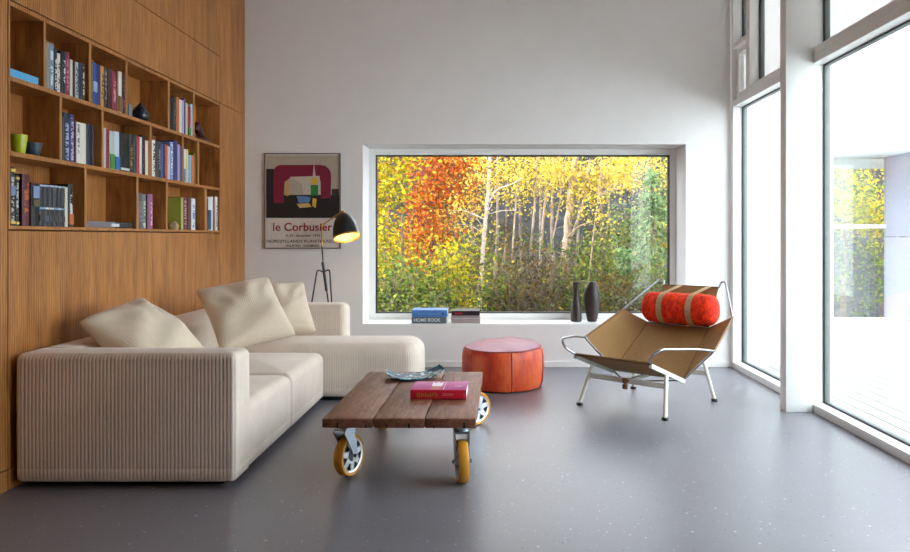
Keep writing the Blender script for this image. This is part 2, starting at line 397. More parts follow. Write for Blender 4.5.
def spine_mat(col, txt, seed, band):
    m, nt, out = mat_new('book_cloth'); p = princ(nt, out, .5, 0, .4)
    t = nd(nt, 'TexCoord'); sx = nd(nt, 'SeparateXYZ'); lk(nt, t.outputs['Object'], sx.inputs[0])
    base = nd(nt, 'RGB'); base.outputs[0].default_value = (*lin(col), 1); cur = base.outputs[0]
    if txt:
        # a column of small worn title marks up the middle of the spine, as seen from across the room
        def mth(op, a, bv=None, b=None):
            n = nd(nt, 'Math', operation=op); lk(nt, a, n.inputs[0])
            if b is not None: lk(nt, b, n.inputs[1])
            elif bv is not None: n.inputs[1].default_value = bv
            return n.outputs[0]
        ay = mth('LESS_THAN', mth('ABSOLUTE', sx.outputs['Y']), .30)
        wv = nd(nt, 'TexNoise', noise_dimensions='3D', Scale=1.0, Detail=1.0); mp = nd(nt, 'Mapping')
        mp.inputs['Scale'].default_value = (1, 1.2, 40); mp.inputs['Location'].default_value = (seed, seed * 2, 0); lk(nt, t.outputs['Object'], mp.inputs[0]); lk(nt, mp.outputs[0], wv.inputs['Vector'])
        k = mth('MULTIPLY', mth('GREATER_THAN', wv.outputs['Fac'], .50), b=ay)
        z1 = mth('GREATER_THAN', sx.outputs['Z'], band[0]); z2 = mth('LESS_THAN', sx.outputs['Z'], band[1])
        xf = mth('GREATER_THAN', sx.outputs['X'], -.004)
        k = mth('MULTIPLY', mth('MULTIPLY', k, b=xf), b=mth('MULTIPLY', z1, b=z2))
        mx = nd(nt, 'Mix', data_type='RGBA'); lk(nt, k, mx.inputs[0]); lk(nt, cur, mx.inputs[6]); mx.inputs[7].default_value = (*lin(txt), 1)
        cur = mx.outputs[2]
    f = noise(nt, t.outputs['Object'], 6, 3)
    mg = nd(nt, 'Mix', data_type='RGBA', blend_type='MULTIPLY'); mg.inputs[0].default_value = .3; lk(nt, cur, mg.inputs[6])
    lk(nt, ramp(nt, f, [(.3, (.75, .75, .75)), (.7, (1, 1, 1))]), mg.inputs[7])
    lk(nt, mg.outputs[2], p.inputs['Base Color']); return m
def book_shapes(tk, hh, dp):
    """upright book, spine towards +x at x=0, its foot at z=0: cover with a rounded spine, and the page block"""
    c = B(); ct = min(.003, tk * .15); r = min(tk * .18, .006)
    prof = [(-dp, -tk / 2), (-r, -tk / 2)] + [(-r + r * math.sin(a), -tk / 2 + (tk) * (.5 - .5 * math.cos(a * 1))) for a in (PI * .25, PI * .5, PI * .75)] + [(-r, tk / 2), (-dp, tk / 2), (-dp, tk / 2 - ct), (-r - ct, tk / 2 - ct), (-r - ct, -tk / 2 + ct), (-dp, -tk / 2 + ct)]
    prism(c, prof, 0, hh, 'z')
    pg = B(); box(pg, -dp + .004, -r - ct, -tk / 2 + ct, tk / 2 - ct, .003, hh - .004)
    return c, pg
ROWNAME = {1: 'top row', 2: 'middle row', 3: 'bottom row'}
ORD = ['', 'first', 'second', 'third', 'fourth', 'fifth', 'sixth']
ZO = {1: (0, 0), 2: (120, 50), 3: (0, 80), 4: (120, 110), 5: (0, 155), 6: (120, 160)}
seed = 0
def shelf_books(row, bay_, reg, items, xs=XL - .003):
    global seed
    ox, oy = ZO[reg]; z0 = ZR[row][0]
    for it in items:
        a, c, top, desc, col = it[:5]; txt = it[5] if len(it) > 5 else None; opt = it[6] if len(it) > 6 else {}
        u0, u1, v = ox + a / 6.9, ox + c / 6.9, oy + top / 6.9
        xq = xs - R.uniform(0, .003); y0, y1 = yu(u0, xq), yu(u1, xq)
        z1 = EYE + (V0 - v) / F * y0; hh = min(max(z1 - z0, .12), .30)
        tk = max(.006, y1 - y0 - .0012); seed += 1
        place = 'bookcase ' + ROWNAME[row] + ', ' + ORD[bay_] + ' compartment'
        t = thing('book', desc + ' in ' + place, 'book', (xq, (y0 + y1) / 2, z0), 0, 'books in the oak bookcase')
        c_, p_ = book_shapes(tk, hh, opt.get('dp', R.uniform(.14, .155)))
        lo = R.uniform(.03, .25); o = obj('cover', c_, spine_mat(col, txt, seed * 1.7, (hh * lo, hh * R.uniform(.75, .95))), t)
        # the title marks use coordinates relative to the spine's width, so scale y in the material by geometry size
        if txt:
            nt = o.data.materials[0].node_tree
            for n in nt.nodes:
                if n.type == 'MATH' and n.operation == 'LESS_THAN' and abs(n.inputs[1].default_value - .30) < 1e-5: n.inputs[1].default_value = tk * .3
                if n.type == 'MAPPING': n.inputs['Scale'].default_value = (1, 1.5 / tk, 90)
        obj('pages', p_, M_paper, t)
        for kind, z_a, z_b, cc in opt.get('bands', ()):
            bb = B(); box(bb, -.004, .0012, -tk * .46, tk * .46, hh * z_a, hh * z_b); obj(kind, bb, plain('spine_%d_%d_%d' % cc, cc, .5), t)
K, WH, NV = (22, 22, 25), (222, 220, 214), (28, 34, 66)
shelf_books(1, 2, 1, [(323, 343, 288, 'grey beige book', (150, 140, 126)), (345, 377, 298, 'pale grey-blue book', (120, 142, 165), (200, 210, 220)),
    (379, 399, 330, 'speckled charcoal book', (52, 50, 54), WH), (400, 419, 365, 'short white paperback', WH, (90, 90, 90)), (420, 436, 350, 'black spine without writing, a slim book', K),
    (437, 457, 350, 'black book with large white title', K, WH), (458, 484, 355, 'thick magenta crimson book', (132, 34, 74), (200, 120, 150)), (487, 505, 408, 'cream paperback', (214, 206, 190)),
    (508, 521, 420, 'thin black booklet', (18, 18, 22)), (522, 546, 425, 'grey and white book', (180, 182, 186), (60, 60, 64)), (547, 569, 427, 'navy book', NV), (570, 590, 440, 'dark brown book with pale title', (36, 26, 24), (200, 190, 170))])
shelf_books(1, 3, 1, [(634, 642, 436, 'thin olive booklet', (120, 125, 60)), (643, 673, 428, 'royal blue book with pale label', (38, 66, 150), None, dict(bands=[('label', .30, .55, (150, 170, 210))])), (675, 699, 445, 'dark blue book', (32, 40, 104)),
    (700, 721, 453, 'orange yellow book', (224, 150, 40), (70, 40, 20)), (722, 745, 462, 'black book with grey title', K, (150, 150, 150)), (752, 778, 470, 'dark maroon book', (74, 24, 34)), (780, 808, 488, 'pinkish crimson book', (150, 40, 66), (215, 150, 160)),
    (809, 820, 488, 'slim tan book', (140, 100, 60)), (821, 846, 490, 'white book with tan foot', (220, 216, 208), None, dict(bands=[('band', .02, .40, (130, 90, 60))])), (850, 871, 522, 'black book with red marks', (26, 20, 22), (150, 60, 60))])
shelf_books(1, 5, 2, [(345, 369, 320, 'broad black book', (20, 20, 22)), (370, 392, 322, 'charcoal book with faint title', (34, 34, 36), (90, 90, 90)), (395, 413, 322, 'burnt orange book', (196, 110, 50)), (415, 430, 340, 'plain white book', WH),
    (432, 444, 345, 'lilac white book', (190, 180, 205)), (445, 456, 335, 'purple book', (88, 46, 110)), (457, 470, 365, 'pale green book', (196, 208, 170)), (471, 491, 390, 'red and green illustrated book', (170, 40, 52), None, dict(bands=[('band', .02, .28, (60, 120, 60))])), (493, 512, 372, 'pale blue white book', (176, 196, 208))])
shelf_books(2, 2, 3, [(431, 444, 250, 'slim dark grey book', (44, 44, 48)), (446, 485, 222, 'thick navy book with silver title', NV, (150, 160, 190)), (487, 517, 235, 'violet blue book with pale title', (56, 58, 110), (180, 180, 210)), (518, 530, 275, 'slim red and black book', (110, 30, 34), K),
    (531, 557, 288, 'white book with small emblem', (226, 224, 220), (120, 120, 130)), (558, 601, 294, 'thick cream white book', (222, 216, 204)), (602, 639, 302, 'broad dark navy book', (24, 30, 58)), (640, 655, 315, 'slim dark brown book', (58, 36, 30))])
shelf_books(2, 3, 3, [(720, 735, 330, 'lavender grey book', (190, 186, 200)), (736, 760, 335, 'red speckled book', (140, 34, 42), K), (762, 795, 350, 'grey book with green foot', (190, 194, 190), None, dict(bands=[('band', .01, .40, (70, 140, 60))])), (796, 829, 354, 'white book with blue foot', (200, 212, 224), None, dict(bands=[('band', .01, .35, (50, 110, 180))])), (832, 896, 360, 'very thick black book with small white label', (16, 16, 18), None, dict(bands=[('label', .03, .09, (215, 215, 215))]))])
shelf_books(2, 3, 4, [(69, 99, 165, 'black book with gold title', (26, 25, 24), (150, 130, 70)), (101, 121, 170, 'dark slate book', (52, 52, 56)), (122, 139, 178, 'bright red book', (186, 40, 52)), (140, 154, 185, 'thin white book', WH), (155, 179, 175, 'black and plum book', (40, 22, 38), (90, 60, 90)),
    (180, 199, 210, 'yellowish cream book', (220, 214, 180)), (200, 208, 190, 'slim rust orange book', (176, 90, 46))])
shelf_books(2, 4, 4, [(226, 247, 205, 'white book with black title', WH, K), (250, 264, 214, 'slim dark olive grey book', (58, 58, 56)), (265, 287, 216, 'dark grey book with pale title', (48, 48, 52), (140, 140, 140)), (288, 305, 232, 'cobalt blue book', (44, 74, 150)), (315, 332, 238, 'rusty orange book', (178, 88, 54)), (333, 349, 250, 'lavender white book', (200, 196, 214)),
    (350, 371, 218, 'periwinkle book with white title', (130, 140, 196), WH), (372, 400, 210, 'dark indigo book', (46, 50, 104)), (402, 415, 236, 'light lilac book', (166, 160, 206)), (416, 430, 246, 'dusky purple book', (96, 78, 124))])
shelf_books(2, 5, 4, [(441, 457, 268, 'white book with blue foot', (206, 216, 226), None, dict(bands=[('band', .02, .4, (90, 140, 200))])), (458, 475, 270, 'pale yellow book', (222, 206, 120)), (478, 496, 310, 'sky blue book', (120, 176, 210)), (498, 512, 310, 'vivid orange book', (222, 100, 40)), (513, 523, 297, 'thin moss green book', (110, 112, 54))])
shelf_books(3, 1, 5, [(75, 108, 80, 'black book with yellow emblems at both ends', K, (190, 190, 190), dict(bands=[('emblem', .92, .97, (225, 195, 90)), ('emblem', .03, .08, (225, 195, 90)), ('picture', .52, .68, (120, 140, 170))])), (111, 135, 140, 'shorter black book with yellow emblems', K, (190, 190, 190), dict(bands=[('emblem', .92, .97, (225, 195, 90)), ('emblem', .03, .08, (225, 195, 90))])),
    (160, 212, 130, 'thick maroon book with orange title', (94, 30, 44), (190, 100, 40)), (215, 226, 190, 'slim black book', K), (228, 274, 195, 'thick black book with blue picture', (30, 30, 34), None, dict(bands=[('picture', .66, .94, (130, 150, 190)), ('label', .47, .62, (90, 80, 46))]))])
for k in range(6):
    shelf_books(3, 1, 5, [((275, 308, 341, 374, 405, 429)[k], (306, 339, 372, 403, 427, 450)[k], 200 + 3 * k, ('first', 'second', 'third', 'fourth', 'fifth', 'sixth')[k] + ' of six charcoal volumes with blue band', (46, 48, 54), None, dict(bands=[('band', .95, .99, (170, 190, 215)), ('band', .41, .455, (120, 170, 215) if k in (0, 3, 5) else (205, 205, 205)), ('picture', .12, .26, (84, 92, 108) if k == 1 else (58, 60, 66))]))])
shelf_books(3, 1, 5, [(452, 472, 222, 'slim cream book', (222, 208, 186)), (478, 510, 200, 'black book with white title and orange picture', K, (200, 200, 200), dict(bands=[('picture', .06, .30, (190, 100, 50))]))])
shelf_books(3, 3, 6, [(131, 157, 225, 'blue grey book', (84, 90, 104), (130, 130, 140)), (158, 184, 235, 'grey beige book with pale title', (120, 116, 110), (200, 196, 190)), (186, 191, 240, 'thin black book', K), (192, 208, 234, 'grey and pink book', (130, 90, 110)), (209, 231, 236, 'magenta book', (170, 80, 130), (220, 180, 200))])
shelf_books(3, 4, 6, [(426, 440, 257, 'lime green book showing its front cover', (164, 180, 80), None, dict(dp=.15)), (442, 464, 254, 'crimson book with white title', (130, 26, 48), (190, 160, 160)), (465, 480, 255, 'dark maroon slim book', (64, 24, 32)), (481, 496, 258, 'brown book', (110, 66, 42)), (498, 525, 265, 'white book with blue marks', (214, 220, 226), (90, 130, 180))])
shelf_books(3, 5, 6, [(601, 611, 262, 'slim dark red book', (110, 40, 40)), (612, 630, 258, 'teal and white book', (210, 220, 222), None, dict(bands=[('band', .02, .62, (40, 100, 130))])), (631, 644, 252, 'thin white book', (226, 226, 222)), (650, 660, 252, 'reddish grey book', (150, 110, 100)), (661, 677, 253, 'white book with grey title', (220, 216, 210), (130, 130, 130))])
def flat_book(name_label, x0, x1, y0, y1, z, tk, col, m2=M_paper):
    t = thing('book', name_label, 'book', ((x0 + x1) / 2, (y0 + y1) / 2, z), 0, 'books in the oak bookcase')
    w, d = x1 - x0, y1 - y0; b = B()
    prism(b, [(w / 2, 0), (w / 2, tk), (-w / 2, tk), (-w / 2, tk - .003), (w / 2 - .004, tk - .003), (w / 2 - .004, .003), (-w / 2, .003), (-w / 2, 0)], -d / 2, d / 2, 'y')
    obj('cover', b, plain('flat_%d_%d_%d' % col, col, .5), t)
    b = B(); box(b, -w / 2 + .003, w / 2 - .004, -d / 2 + .003, d / 2 - .003, .003, tk - .003); obj('pages', b, m2, t)
    return t
flat_book('sky blue book lying flat in the top left compartment of the bookcase', XS + .02, XL - .012, yu(12.6), yu(40.8), 1.884, .038, (84, 168, 216))
flat_book('long grey book lying flat beside a black one on the bottom shelf', XS + .02, XL - .02, yu(88), yu(119), 1.202, .036, (118, 112, 114))
t = flat_book('black book with white marks lying flat on the bottom shelf', XS + .03, XL - .02, yu(119.6), yu(136), 1.202, .034, (26, 26, 30))
b = B(); box(b, .066, .0735, -.16, -.07, .008, .026); obj('label_strip', b, plain('strip_white', (210, 210, 210), .5), t)
# vases, bowls and oddments on the shelves
def at_shelf(u, row, x): return (x, yu(u, x), ZR[row][0])
x = XL - .09
b = B(); lathe(b, [(0, 0), (.028, 0), (.042, .010), (.052, .038), (.051, .062), (.037, .090), (.015, .110), (.005, .124), (.0, .130)], 32)
o = obj('teardrop_vase', b, plain('dark_glaze', (30, 38, 52), .22, 0, .6)); o.location = at_shelf(140.5, 1, XL - .06); tag(o, 'dark blue-black teardrop vase on the top shelf of the bookcase', 'vase')
b = B(); box(b, -.03, .03, -.022, .022, 0, .072, .004, 2); o = obj('small_box', b, plain('grey_card', (112, 122, 132), .5)); o.location = (XL - .034, yu(130.6, XL - .005), 1.884); tag(o, 'small blue-grey box beside the teardrop vase on the top shelf', 'box')
def cup(name, label, col, u, row, r0, r1, h, xx):
    b = B(); lathe(b, [(0, 0), (r0 * .9, 0), (r0, .004), (r0 + (r1 - r0) * .5, h * .45), (r1, h), (r1 - .004, h), (r0 + (r1 - r0) * .5 - .005, h * .45), (r0 - .006, .008), (0, .008)], 40)
    o = obj(name, b, plain(name + '_glaze', col, .3, 0, .5, .06)); o.location = at_shelf(u, row, xx); tag(o, label, name.split('_')[-1]); return o
cup('lime_cup', 'lime green flared cup at the left end of the middle shelf', (176, 190, 40), 18.6, 2, .026, .039, .090, XL - .045)
cup('slate_bowl', 'slate blue bowl right of the lime green cup on the shelf', (60, 76, 88), 32.5, 2, .026, .044, .068, XL - .06)
b = B(); lathe(b, [(0, 0), (.026, 0), (.036, .014), (.037, .026), (.028, .042), (.012, .054), (0, .057)], 20)
for v in b.verts: v.co *= 1 + .12 * math.sin(v.co.x * 120) * math.cos(v.co.y * 90)
o = obj('pebble', b, plain('beige_stone', (170, 146, 104), .7, 0, .3, .25, 60)); o.location = (XL - .04, yu(173.5, XL - .04), 1.202); tag(o, 'small beige stone in front of the lime green book', 'stone')
b = B()
tube(b, spline([(0, -.07, .05), (0, -.05, .085), (0, -.02, .055), (0, .02, .035), (0, .07, .025), (0, .12, .012)], 5), [.012 + .016 * math.sin(PI * min(1, (i + 3) / 24)) for i in range(26)], 12)
box(b, -.035, .035, -.085, .12, 0, .014, .004, 2)
for v in b.verts: v.co = Vector((v.co.x, v.co.y * 1.35, v.co.z * 1.25))
o = obj('carving', b, plain('maroon_lacquer', (66, 22, 20), .35, 0, .5, .2)); o.location = (XL - .045, yu(201, XL - .04), 1.884); tag(o, 'dark maroon carved ornament at the right end of the top shelf', 'ornament')
# ------------------------------------------------------------------ sectional sofa
def ribbed_block(b, x0, x1, y0, y1, z0, z1, rp=.04, rt=.05, pitch=.0170, amp=.0020, crown=.0, hem=True, sag=0, cap=8):
    cx, cy, hx, hy = (x0 + x1) / 2, (y0 + y1) / 2, (x1 - x0) / 2, (y1 - y0) / 2
    sub = 6; nx, ny, nc = max(1, round(2 * (hx - rp) / pitch)) * sub, max(1, round(2 * (hy - rp) / pitch)) * sub, max(2, round(rp * PI / 2 / pitch)) * sub
    def outline(inset, a):
        HX, HY = hx - inset, hy - inset; r = max(rp - inset * .6, .012); r = min(r, HX - .001, HY - .001)
        P = []
        for (dx, dy, n, ang) in ((1, 0, nx, -PI / 2), (0, 1, ny, 0), (-1, 0, nx, PI / 2), (0, -1, ny, PI)):
            nxn, nyn = math.cos(ang), math.sin(ang)
            L = (HX - r) if dx else (HY - r); Nn = HY if dx else HX
            for i in range(n):
                t = -L + 2 * L * i / n; P.append((nxn * Nn + dx * t, nyn * Nn + dy * t, nxn, nyn))
            ccx = nxn * (Nn - r) + dx * L; ccy = nyn * (Nn - r) + dy * L
            for i in range(nc):
                q = ang + PI / 2 * i / nc; P.append((ccx + r * math.cos(q), ccy + r * math.sin(q), math.cos(q), math.sin(q)))
        o = []
        for i, (x, y, ux, uy) in enumerate(P):
            k = (i % sub) / sub; d = a * (math.sin(PI * k) ** .5 - .6)
            o.append((cx + x + ux * d, cy + y + uy * d))
        return o
    lv = [(.012, z0, .4), (.002, z0 + .010, 1)]
    if hem: lv += [(0, z0 + .055, 1), (.0015, z0 + .060, .8), (0, z0 + .065, 1)]
    zt = z1 - rt
    lv += [(-.001, z0 + (zt - z0) * .6, 1), (0, zt, 1)]
    for k in range(1, 9):
        q = PI / 2 * k / 8; lv.append((rt * (1 - math.cos(q)), zt + rt * math.sin(q), max(0, math.cos(q)) ** .7))
    rings = [[b.verts.new((x, y, z)) for x, y in outline(i, amp * a)] for i, z, a in lv]
    base = [(v.co.x, v.co.y) for v in rings[-1]]; zz = z1
    for k in range(1, cap):
        t = (k / cap) ; ring = []
        q = outline(rt + (min(hx, hy) - rt) * .96 * t, 0)
        s = 1 - (1 - t) ** 2
        ring = [b.verts.new((x, y, zz + crown * s)) for x, y in q]; rings.append(ring)
    n = len(rings[0])
    for A, D in zip(rings, rings[1:]):
        for i in range(n): b.faces.new((A[i], A[(i + 1) % n], D[(i + 1) % n], D[i]))
    b.faces.new(rings[0][::-1]); b.faces.new(rings[-1])
sofa = thing('sectional_sofa', 'long cream corduroy corner sofa with chaise standing against the oak wall', 'sofa', (0, 0, 0))
def sofa_part(name, *a, **k):
    b = B(); ribbed_block(b, *a, **k); return obj(name, b, M_cord, sofa, 60)
sofa_part('arm', -2.175, -1.172, 3.36, 3.568, .036, .622, rp=.025, rt=.035, crown=.006)
sofa_part('arm', -2.175, -1.135, 5.685, 5.895, .036, .632, rp=.05, rt=.05, crown=.006)
sofa_part('seat', -1.98, -1.182, 3.570, 4.325, .036, .352, rp=.02, rt=.06, crown=.016)
sofa_part('seat', -1.98, -1.180, 4.327, 5.150, .036, .352, rp=.03, rt=.06, crown=.034)
sofa_part('chaise', -1.98, -.52, 5.100 + .052, 5.683, .036, .405, rp=.10, rt=.10, crown=.012)
# sloping back cushion along the wall
b = B(); prof = fillet([(-1.96, .30, 0), (-1.93, .345, 0), (-1.985, .57, 0), (-2.02, .615, 0), (-2.15, .622, 0), (-2.175, .60, 0), (-2.175, .05, 0), (-1.96, .05, 0)], .05, 6)
prof = [(p.x, p.y) for p in prof]
prism(b, prof, 3.572, 5.683, 'y'); obj('backrest', b, M_cord, sofa, 50)
b = B(); box(b, -2.12, -1.26, 3.45, 5.8, 0, .05); box(b, -1.4, -.58, 5.22, 5.62, 0, .05); obj('plinth', b, M_black, sofa)

def pillow_mesh(b, w, h, t, pitch=.0135, amp=.0014, seed=0, ear=.085):
    nu, nv = round(w / pitch) * 3, 44
    rr = random.Random(seed); ph = [rr.uniform(0, 6.28) for _ in range(6)]
    def P(i, j, s):
        u, v = -1 + 2 * i / nu, -1 + 2 * j / nv
        x = w / 2 * u * (1 - ear * (1 - v * v) * u * u); y = h / 2 * v * (1 - ear * (1 - u * u) * v * v)
        e = max(0, (1 - u ** 4) * (1 - v ** 4)) ; th = t / 2 * (max(0, 1 - u * u) ** .45) * (max(0, 1 - v * v) ** .45)
        k_ = 1 - .045 * (u * u * v * v) ** 4; x *= k_; y *= k_
        wr = .05 * t * math.sin(3.1 * u + 1.7 * v + ph[0]) * e + .035 * t * math.sin(6 * v - 4 * u + ph[1]) * e
        # creases running in from the corners and the upper edge
        wr += .07 * t * math.sin(14 * u * (1.2 - v) + ph[2]) * max(0, v) * e
        rib = amp * abs(math.sin(PI * i / 3)) * min(1, e * 3)
        return Vector((x, y, s * (th + rib) + wr * (1 if s > 0 else .3) * s))
    g = {}
    for s in (1, -1):
        for i in range(nu + 1):
            for j in range(nv + 1):
                if s < 0 and (i in (0, nu) or j in (0, nv)): g[s, i, j] = g[1, i, j]
                else: g[s, i, j] = b.verts.new(P(i, j, s))
    for s in (1, -1):
        for i in range(nu):
            for j in range(nv):
                q = [g[s, i, j], g[s, i + 1, j], g[s, i + 1, j + 1], g[s, i, j + 1]]
                b.faces.new(q if s > 0 else q[::-1])
def pillow(label, c, xdir, ydir, w, h, t, seed):
    """xdir along the width, ydir up the pillow; its face looks along xdir x ydir"""
    X = Vector(xdir).normalized(); Y = Vector(ydir); Y = (Y - X * Y.dot(X)).normalized(); Z = X.cross(Y)
    b = B(); pillow_mesh(b, w, h, t, seed=seed); o = obj('throw_pillow', b, M_cord2, None, 60)
    o.matrix_world = Matrix(((X.x, Y.x, Z.x, c[0]), (X.y, Y.y, Z.y, c[1]), (X.z, Y.z, Z.z, c[2]), (0, 0, 0, 1)))
    tag(o, label, 'pillow', 'corduroy pillows on the sofa')
pillow('cream corduroy pillow slumped behind the near sofa arm', (-1.835, 3.90, .625), (.13, 1, .14), (-.66, .16, .56), .52, .48, .24, 1)
pillow('largest looking cream pillow propped upright midway along the sofa', (-1.615, 4.83, .655), (.33, .25, .06), (-.30, .25, .38), .50, .53, .21, 2)
pillow('beige corduroy pillow half hidden at the far sofa arm', (-1.535, 5.36, .630), (.8, .42, .04), (-.19, .28, .36), .42, .47, .20, 3)

# ------------------------------------------------------------------ industrial coffee table
TZ = .320
tb = thing('coffee_table', 'low coffee table of brown reclaimed planks on yellow castor wheels', 'table', (-.425, 3.975, 0), math.radians(-.75))
bw = .706 / 3
for k in range(3):
    b = B(); x0 = -.353 + k * bw
    box(b, x0 + .0018, x0 + bw - .0018, -.592, .592, .276, TZ, .004, 2)
    bmesh.ops.subdivide_edges(b, edges=[e for e in b.edges if e.calc_length() > .5], cuts=30, use_grid_fill=True)
    for v in b.verts:
        v.co.x += .0012 * math.sin(v.co.y * 23 + k * 2) ; v.co.z -= .0012 * (1 + math.sin(v.co.y * 11 + k * 3 + v.co.x * 30)) * (v.co.z > .3)
    o = obj('plank', b, M_plank, tb)
    # end checks: short dark cracks cut up into the front end grain
    b = B()
    for (cx, cw, ch) in (((.068, .005, .020), (.20, .004, .012)), ((.06, .004, .014), (.16, .006, .018)), ((.04, .004, .012), (.176, .007, .020)))[k]:
        box(b, x0 + cx, x0 + cx + cw * 1.4, -.5935, -.588, .276, .276 + ch * 1.25)
    obj('crack', b, plain('crack_shadow', (30, 18, 12), .9), o)
M_tyre = plain('amber_polyurethane', (212, 146, 38), .42, 0, .5, .06, 12)
def castor(px, py, ang, trail, wr=.1, ww=.048):
    """plate under the table, swivel fork and wheel; ang: direction of the wheel's axle"""
    c = B(); M = Matrix.Translation((px, py, 0)) @ Matrix.Rotation(ang, 4, 'Z')     # local x = axle, -y = trail
    box(c, -.052, .052, -.042, .042, .266, .276, .003, 1, M=M)
    for sx in (-.042, .042):
        for sy in (-.032, .032): lathe(c, [(0, .258), (.007, .258), (.007, .266)], 6, (sx, sy, 0), M=M)
    lathe(c, [(.0, .240), (.034, .240), (.040, .250), (.040, .262), (.034, .267), (0, .267)], 24, M=M)
    box(c, -.034, .034, -.040, .040, .228, .242, .004, 2, M=M)
    for s in (-1, 1):                                                                # fork cheeks: wide above, narrow at the axle
        q = [(.040, .242), (-.040, .242), (-.050, .225), (-trail - .020, .125), (-trail - .018, .088), (-trail, .080), (-trail + .018, .088), (-trail + .022, .12), (.034, .205)]
        prism(c, q, s * .030, s * .034, 'x', M=M)
    lathe(c, [(0, -.046), (.009, -.046), (.009, -.038), (.006, -.038), (.006, .038), (.009, .038), (.009, .046), (0, .046)], 8, M=M @ Matrix.Translation((0, -trail, wr)) @ Matrix.Rotation(PI / 2, 4, 'Y'))
    co = obj('castor', c, M_zinc, tb)
    Mw = M @ Matrix.Translation((0, -trail, wr)) @ Matrix.Rotation(PI / 2, 4, 'Y')
    t = B(); h = ww / 2
    lathe(t, [(wr * .82, -h * .92), (wr * .95, -h), (wr * .99, -h * .75), (wr, 0), (wr * .99, h * .75), (wr * .95, h), (wr * .82, h * .92), (wr * .80, h * .5), (wr * .80, -h * .5), (wr * .82, -h * .92)], 56, M=Mw)
    obj('tyre', t, M_tyre, co, 50)
    s = B(); lathe(s, [(wr * .74, -h * .8), (wr * .825, -h * .9), (wr * .825, h * .9), (wr * .74, h * .8), (wr * .70, 0), (wr * .74, -h * .8)], 48, M=Mw)
    lathe(s, [(0, -.030), (.022, -.030), (.028, -.02), (.028, .02), (.022, .030), (0, .030)], 24, M=Mw)
    for k in range(7):
        a = 2 * PI * k / 7
        prism(s, [(.02, -.019), (wr * .76, -.011), (wr * .76, .011), (.02, .019)], -h * .72, h * .72, 'z', M=Mw @ Matrix.Rotation(a, 4, 'Z'))
    wo = obj('wheel', s, M_alu, co, 30)
    s = B(); lathe(s, [(.02, -.003), (wr * .74, -.003), (wr * .74, .003), (.02, .003), (.02, -.003)], 40, M=Mw); obj('web', s, plain('shadow_grey_casting', (66, 68, 72), .5, .6), co)
castor(-.280, -.440, math.radians(-23), -.036)
castor(.278, -.475, math.radians(10), .030)
castor(.278, .545, math.radians(-48), -.045)
castor(-.262, .49, math.radians(20), .036)

# book on the table
t = thing('book', 'thick magenta and red book lying on the plank coffee table', 'book', (-.280, 3.895, TZ - .0005), math.radians(-1.2))
bw_, bd, bt = .286, .225, .049
b = B(); prism(b, [(-bd / 2, .002), (-bd / 2 - .0035, bt * .5), (-bd / 2, bt - .002), (-bd / 2 + .003, bt), (bd / 2, bt), (bd / 2, bt - .003), (-bd / 2 + .006, bt - .003), (-bd / 2 + .006, .003), (bd / 2, .003), (bd / 2, 0), (-bd / 2 + .003, 0)], -bw_ / 2, bw_ / 2, 'x')
for f in b.faces:
    c = f.calc_center_median(); f.material_index = 1 if c.y < -bd / 2 + .004 else 0
b.normal_update()
obj('cover', b, [plain('magenta_cover', (202, 88, 156), .45), plain('red_spine', (204, 24, 54), .45)], t)
b = B(); box(b, -bw_ / 2 + .004, bw_ / 2 - .003, -bd / 2 + .006, bd / 2 - .004, .003, bt - .003); obj('pages', b, plain('white_pages', (240, 238, 236), .8), t)
zt = bt + .0005
b = B(); box(b, -.040, .004, -.105, -.02, zt - .001, zt); obj('printed_panel', b, plain('orange_print', (196, 110, 96), .5), t)
b = B(); prism(b, [(-.042, -.02), (.010, -.02), (.012, .03), (.014, .092), (-.004, .06), (-.016, .092), (-.028, .06), (-.046, .090), (-.044, .03)], zt - .001, zt + .0002, 'z'); obj('printed_crown', b, plain('white_print', (236, 226, 236), .5), t)
b = B(); box(b, .022, .027, -.108, .105, zt - .001, zt); box(b, .078, .118, -.022, -.008, zt - .001, zt); box(b, .098, .108, -.03, .0, zt - .001, zt); obj('printed_lines', b, plain('pale_print', (216, 176, 206), .5), t)
ys_ = -bd / 2 - .0042
b = B()
for k, (cx, w, bars) in enumerate(((-.102, .016, 'M'), (-.080, .016, 'L'), (-.058, .018, 'O'), (-.034, .018, 'X'), (-.010, .016, 'E'))):
    for q in range(2):                                   # gilt strokes, worn: double outlines
        o_ = q * .0035
        box(b, cx - w / 2 + o_, cx - w / 2 + .0022 + o_, ys_, ys_ + .002, .012, .034)
        box(b, cx + w / 2 - .0022 - o_, cx + w / 2 - o_, ys_, ys_ + .002, .012 + .006 * (k % 2), .034 - .004 * (k % 3))
    box(b, cx - w / 2, cx + w / 2, ys_, ys_ + .002, .022, .0245)
obj('gilt_title', b, plain('worn_gilt', (184, 134, 44), .4, .3), t)
b = B()
for z in (.0185, .0265):
    for i in range(9): box(b, .022 + i * .0063, .022 + i * .0063 + .0048, ys_, ys_ + .002, z, z + .005)
box(b, .131, .1335, ys_, ys_ + .002, .012, .034)
obj('spine_caption', b, plain('salmon_print', (216, 110, 100), .5), t)

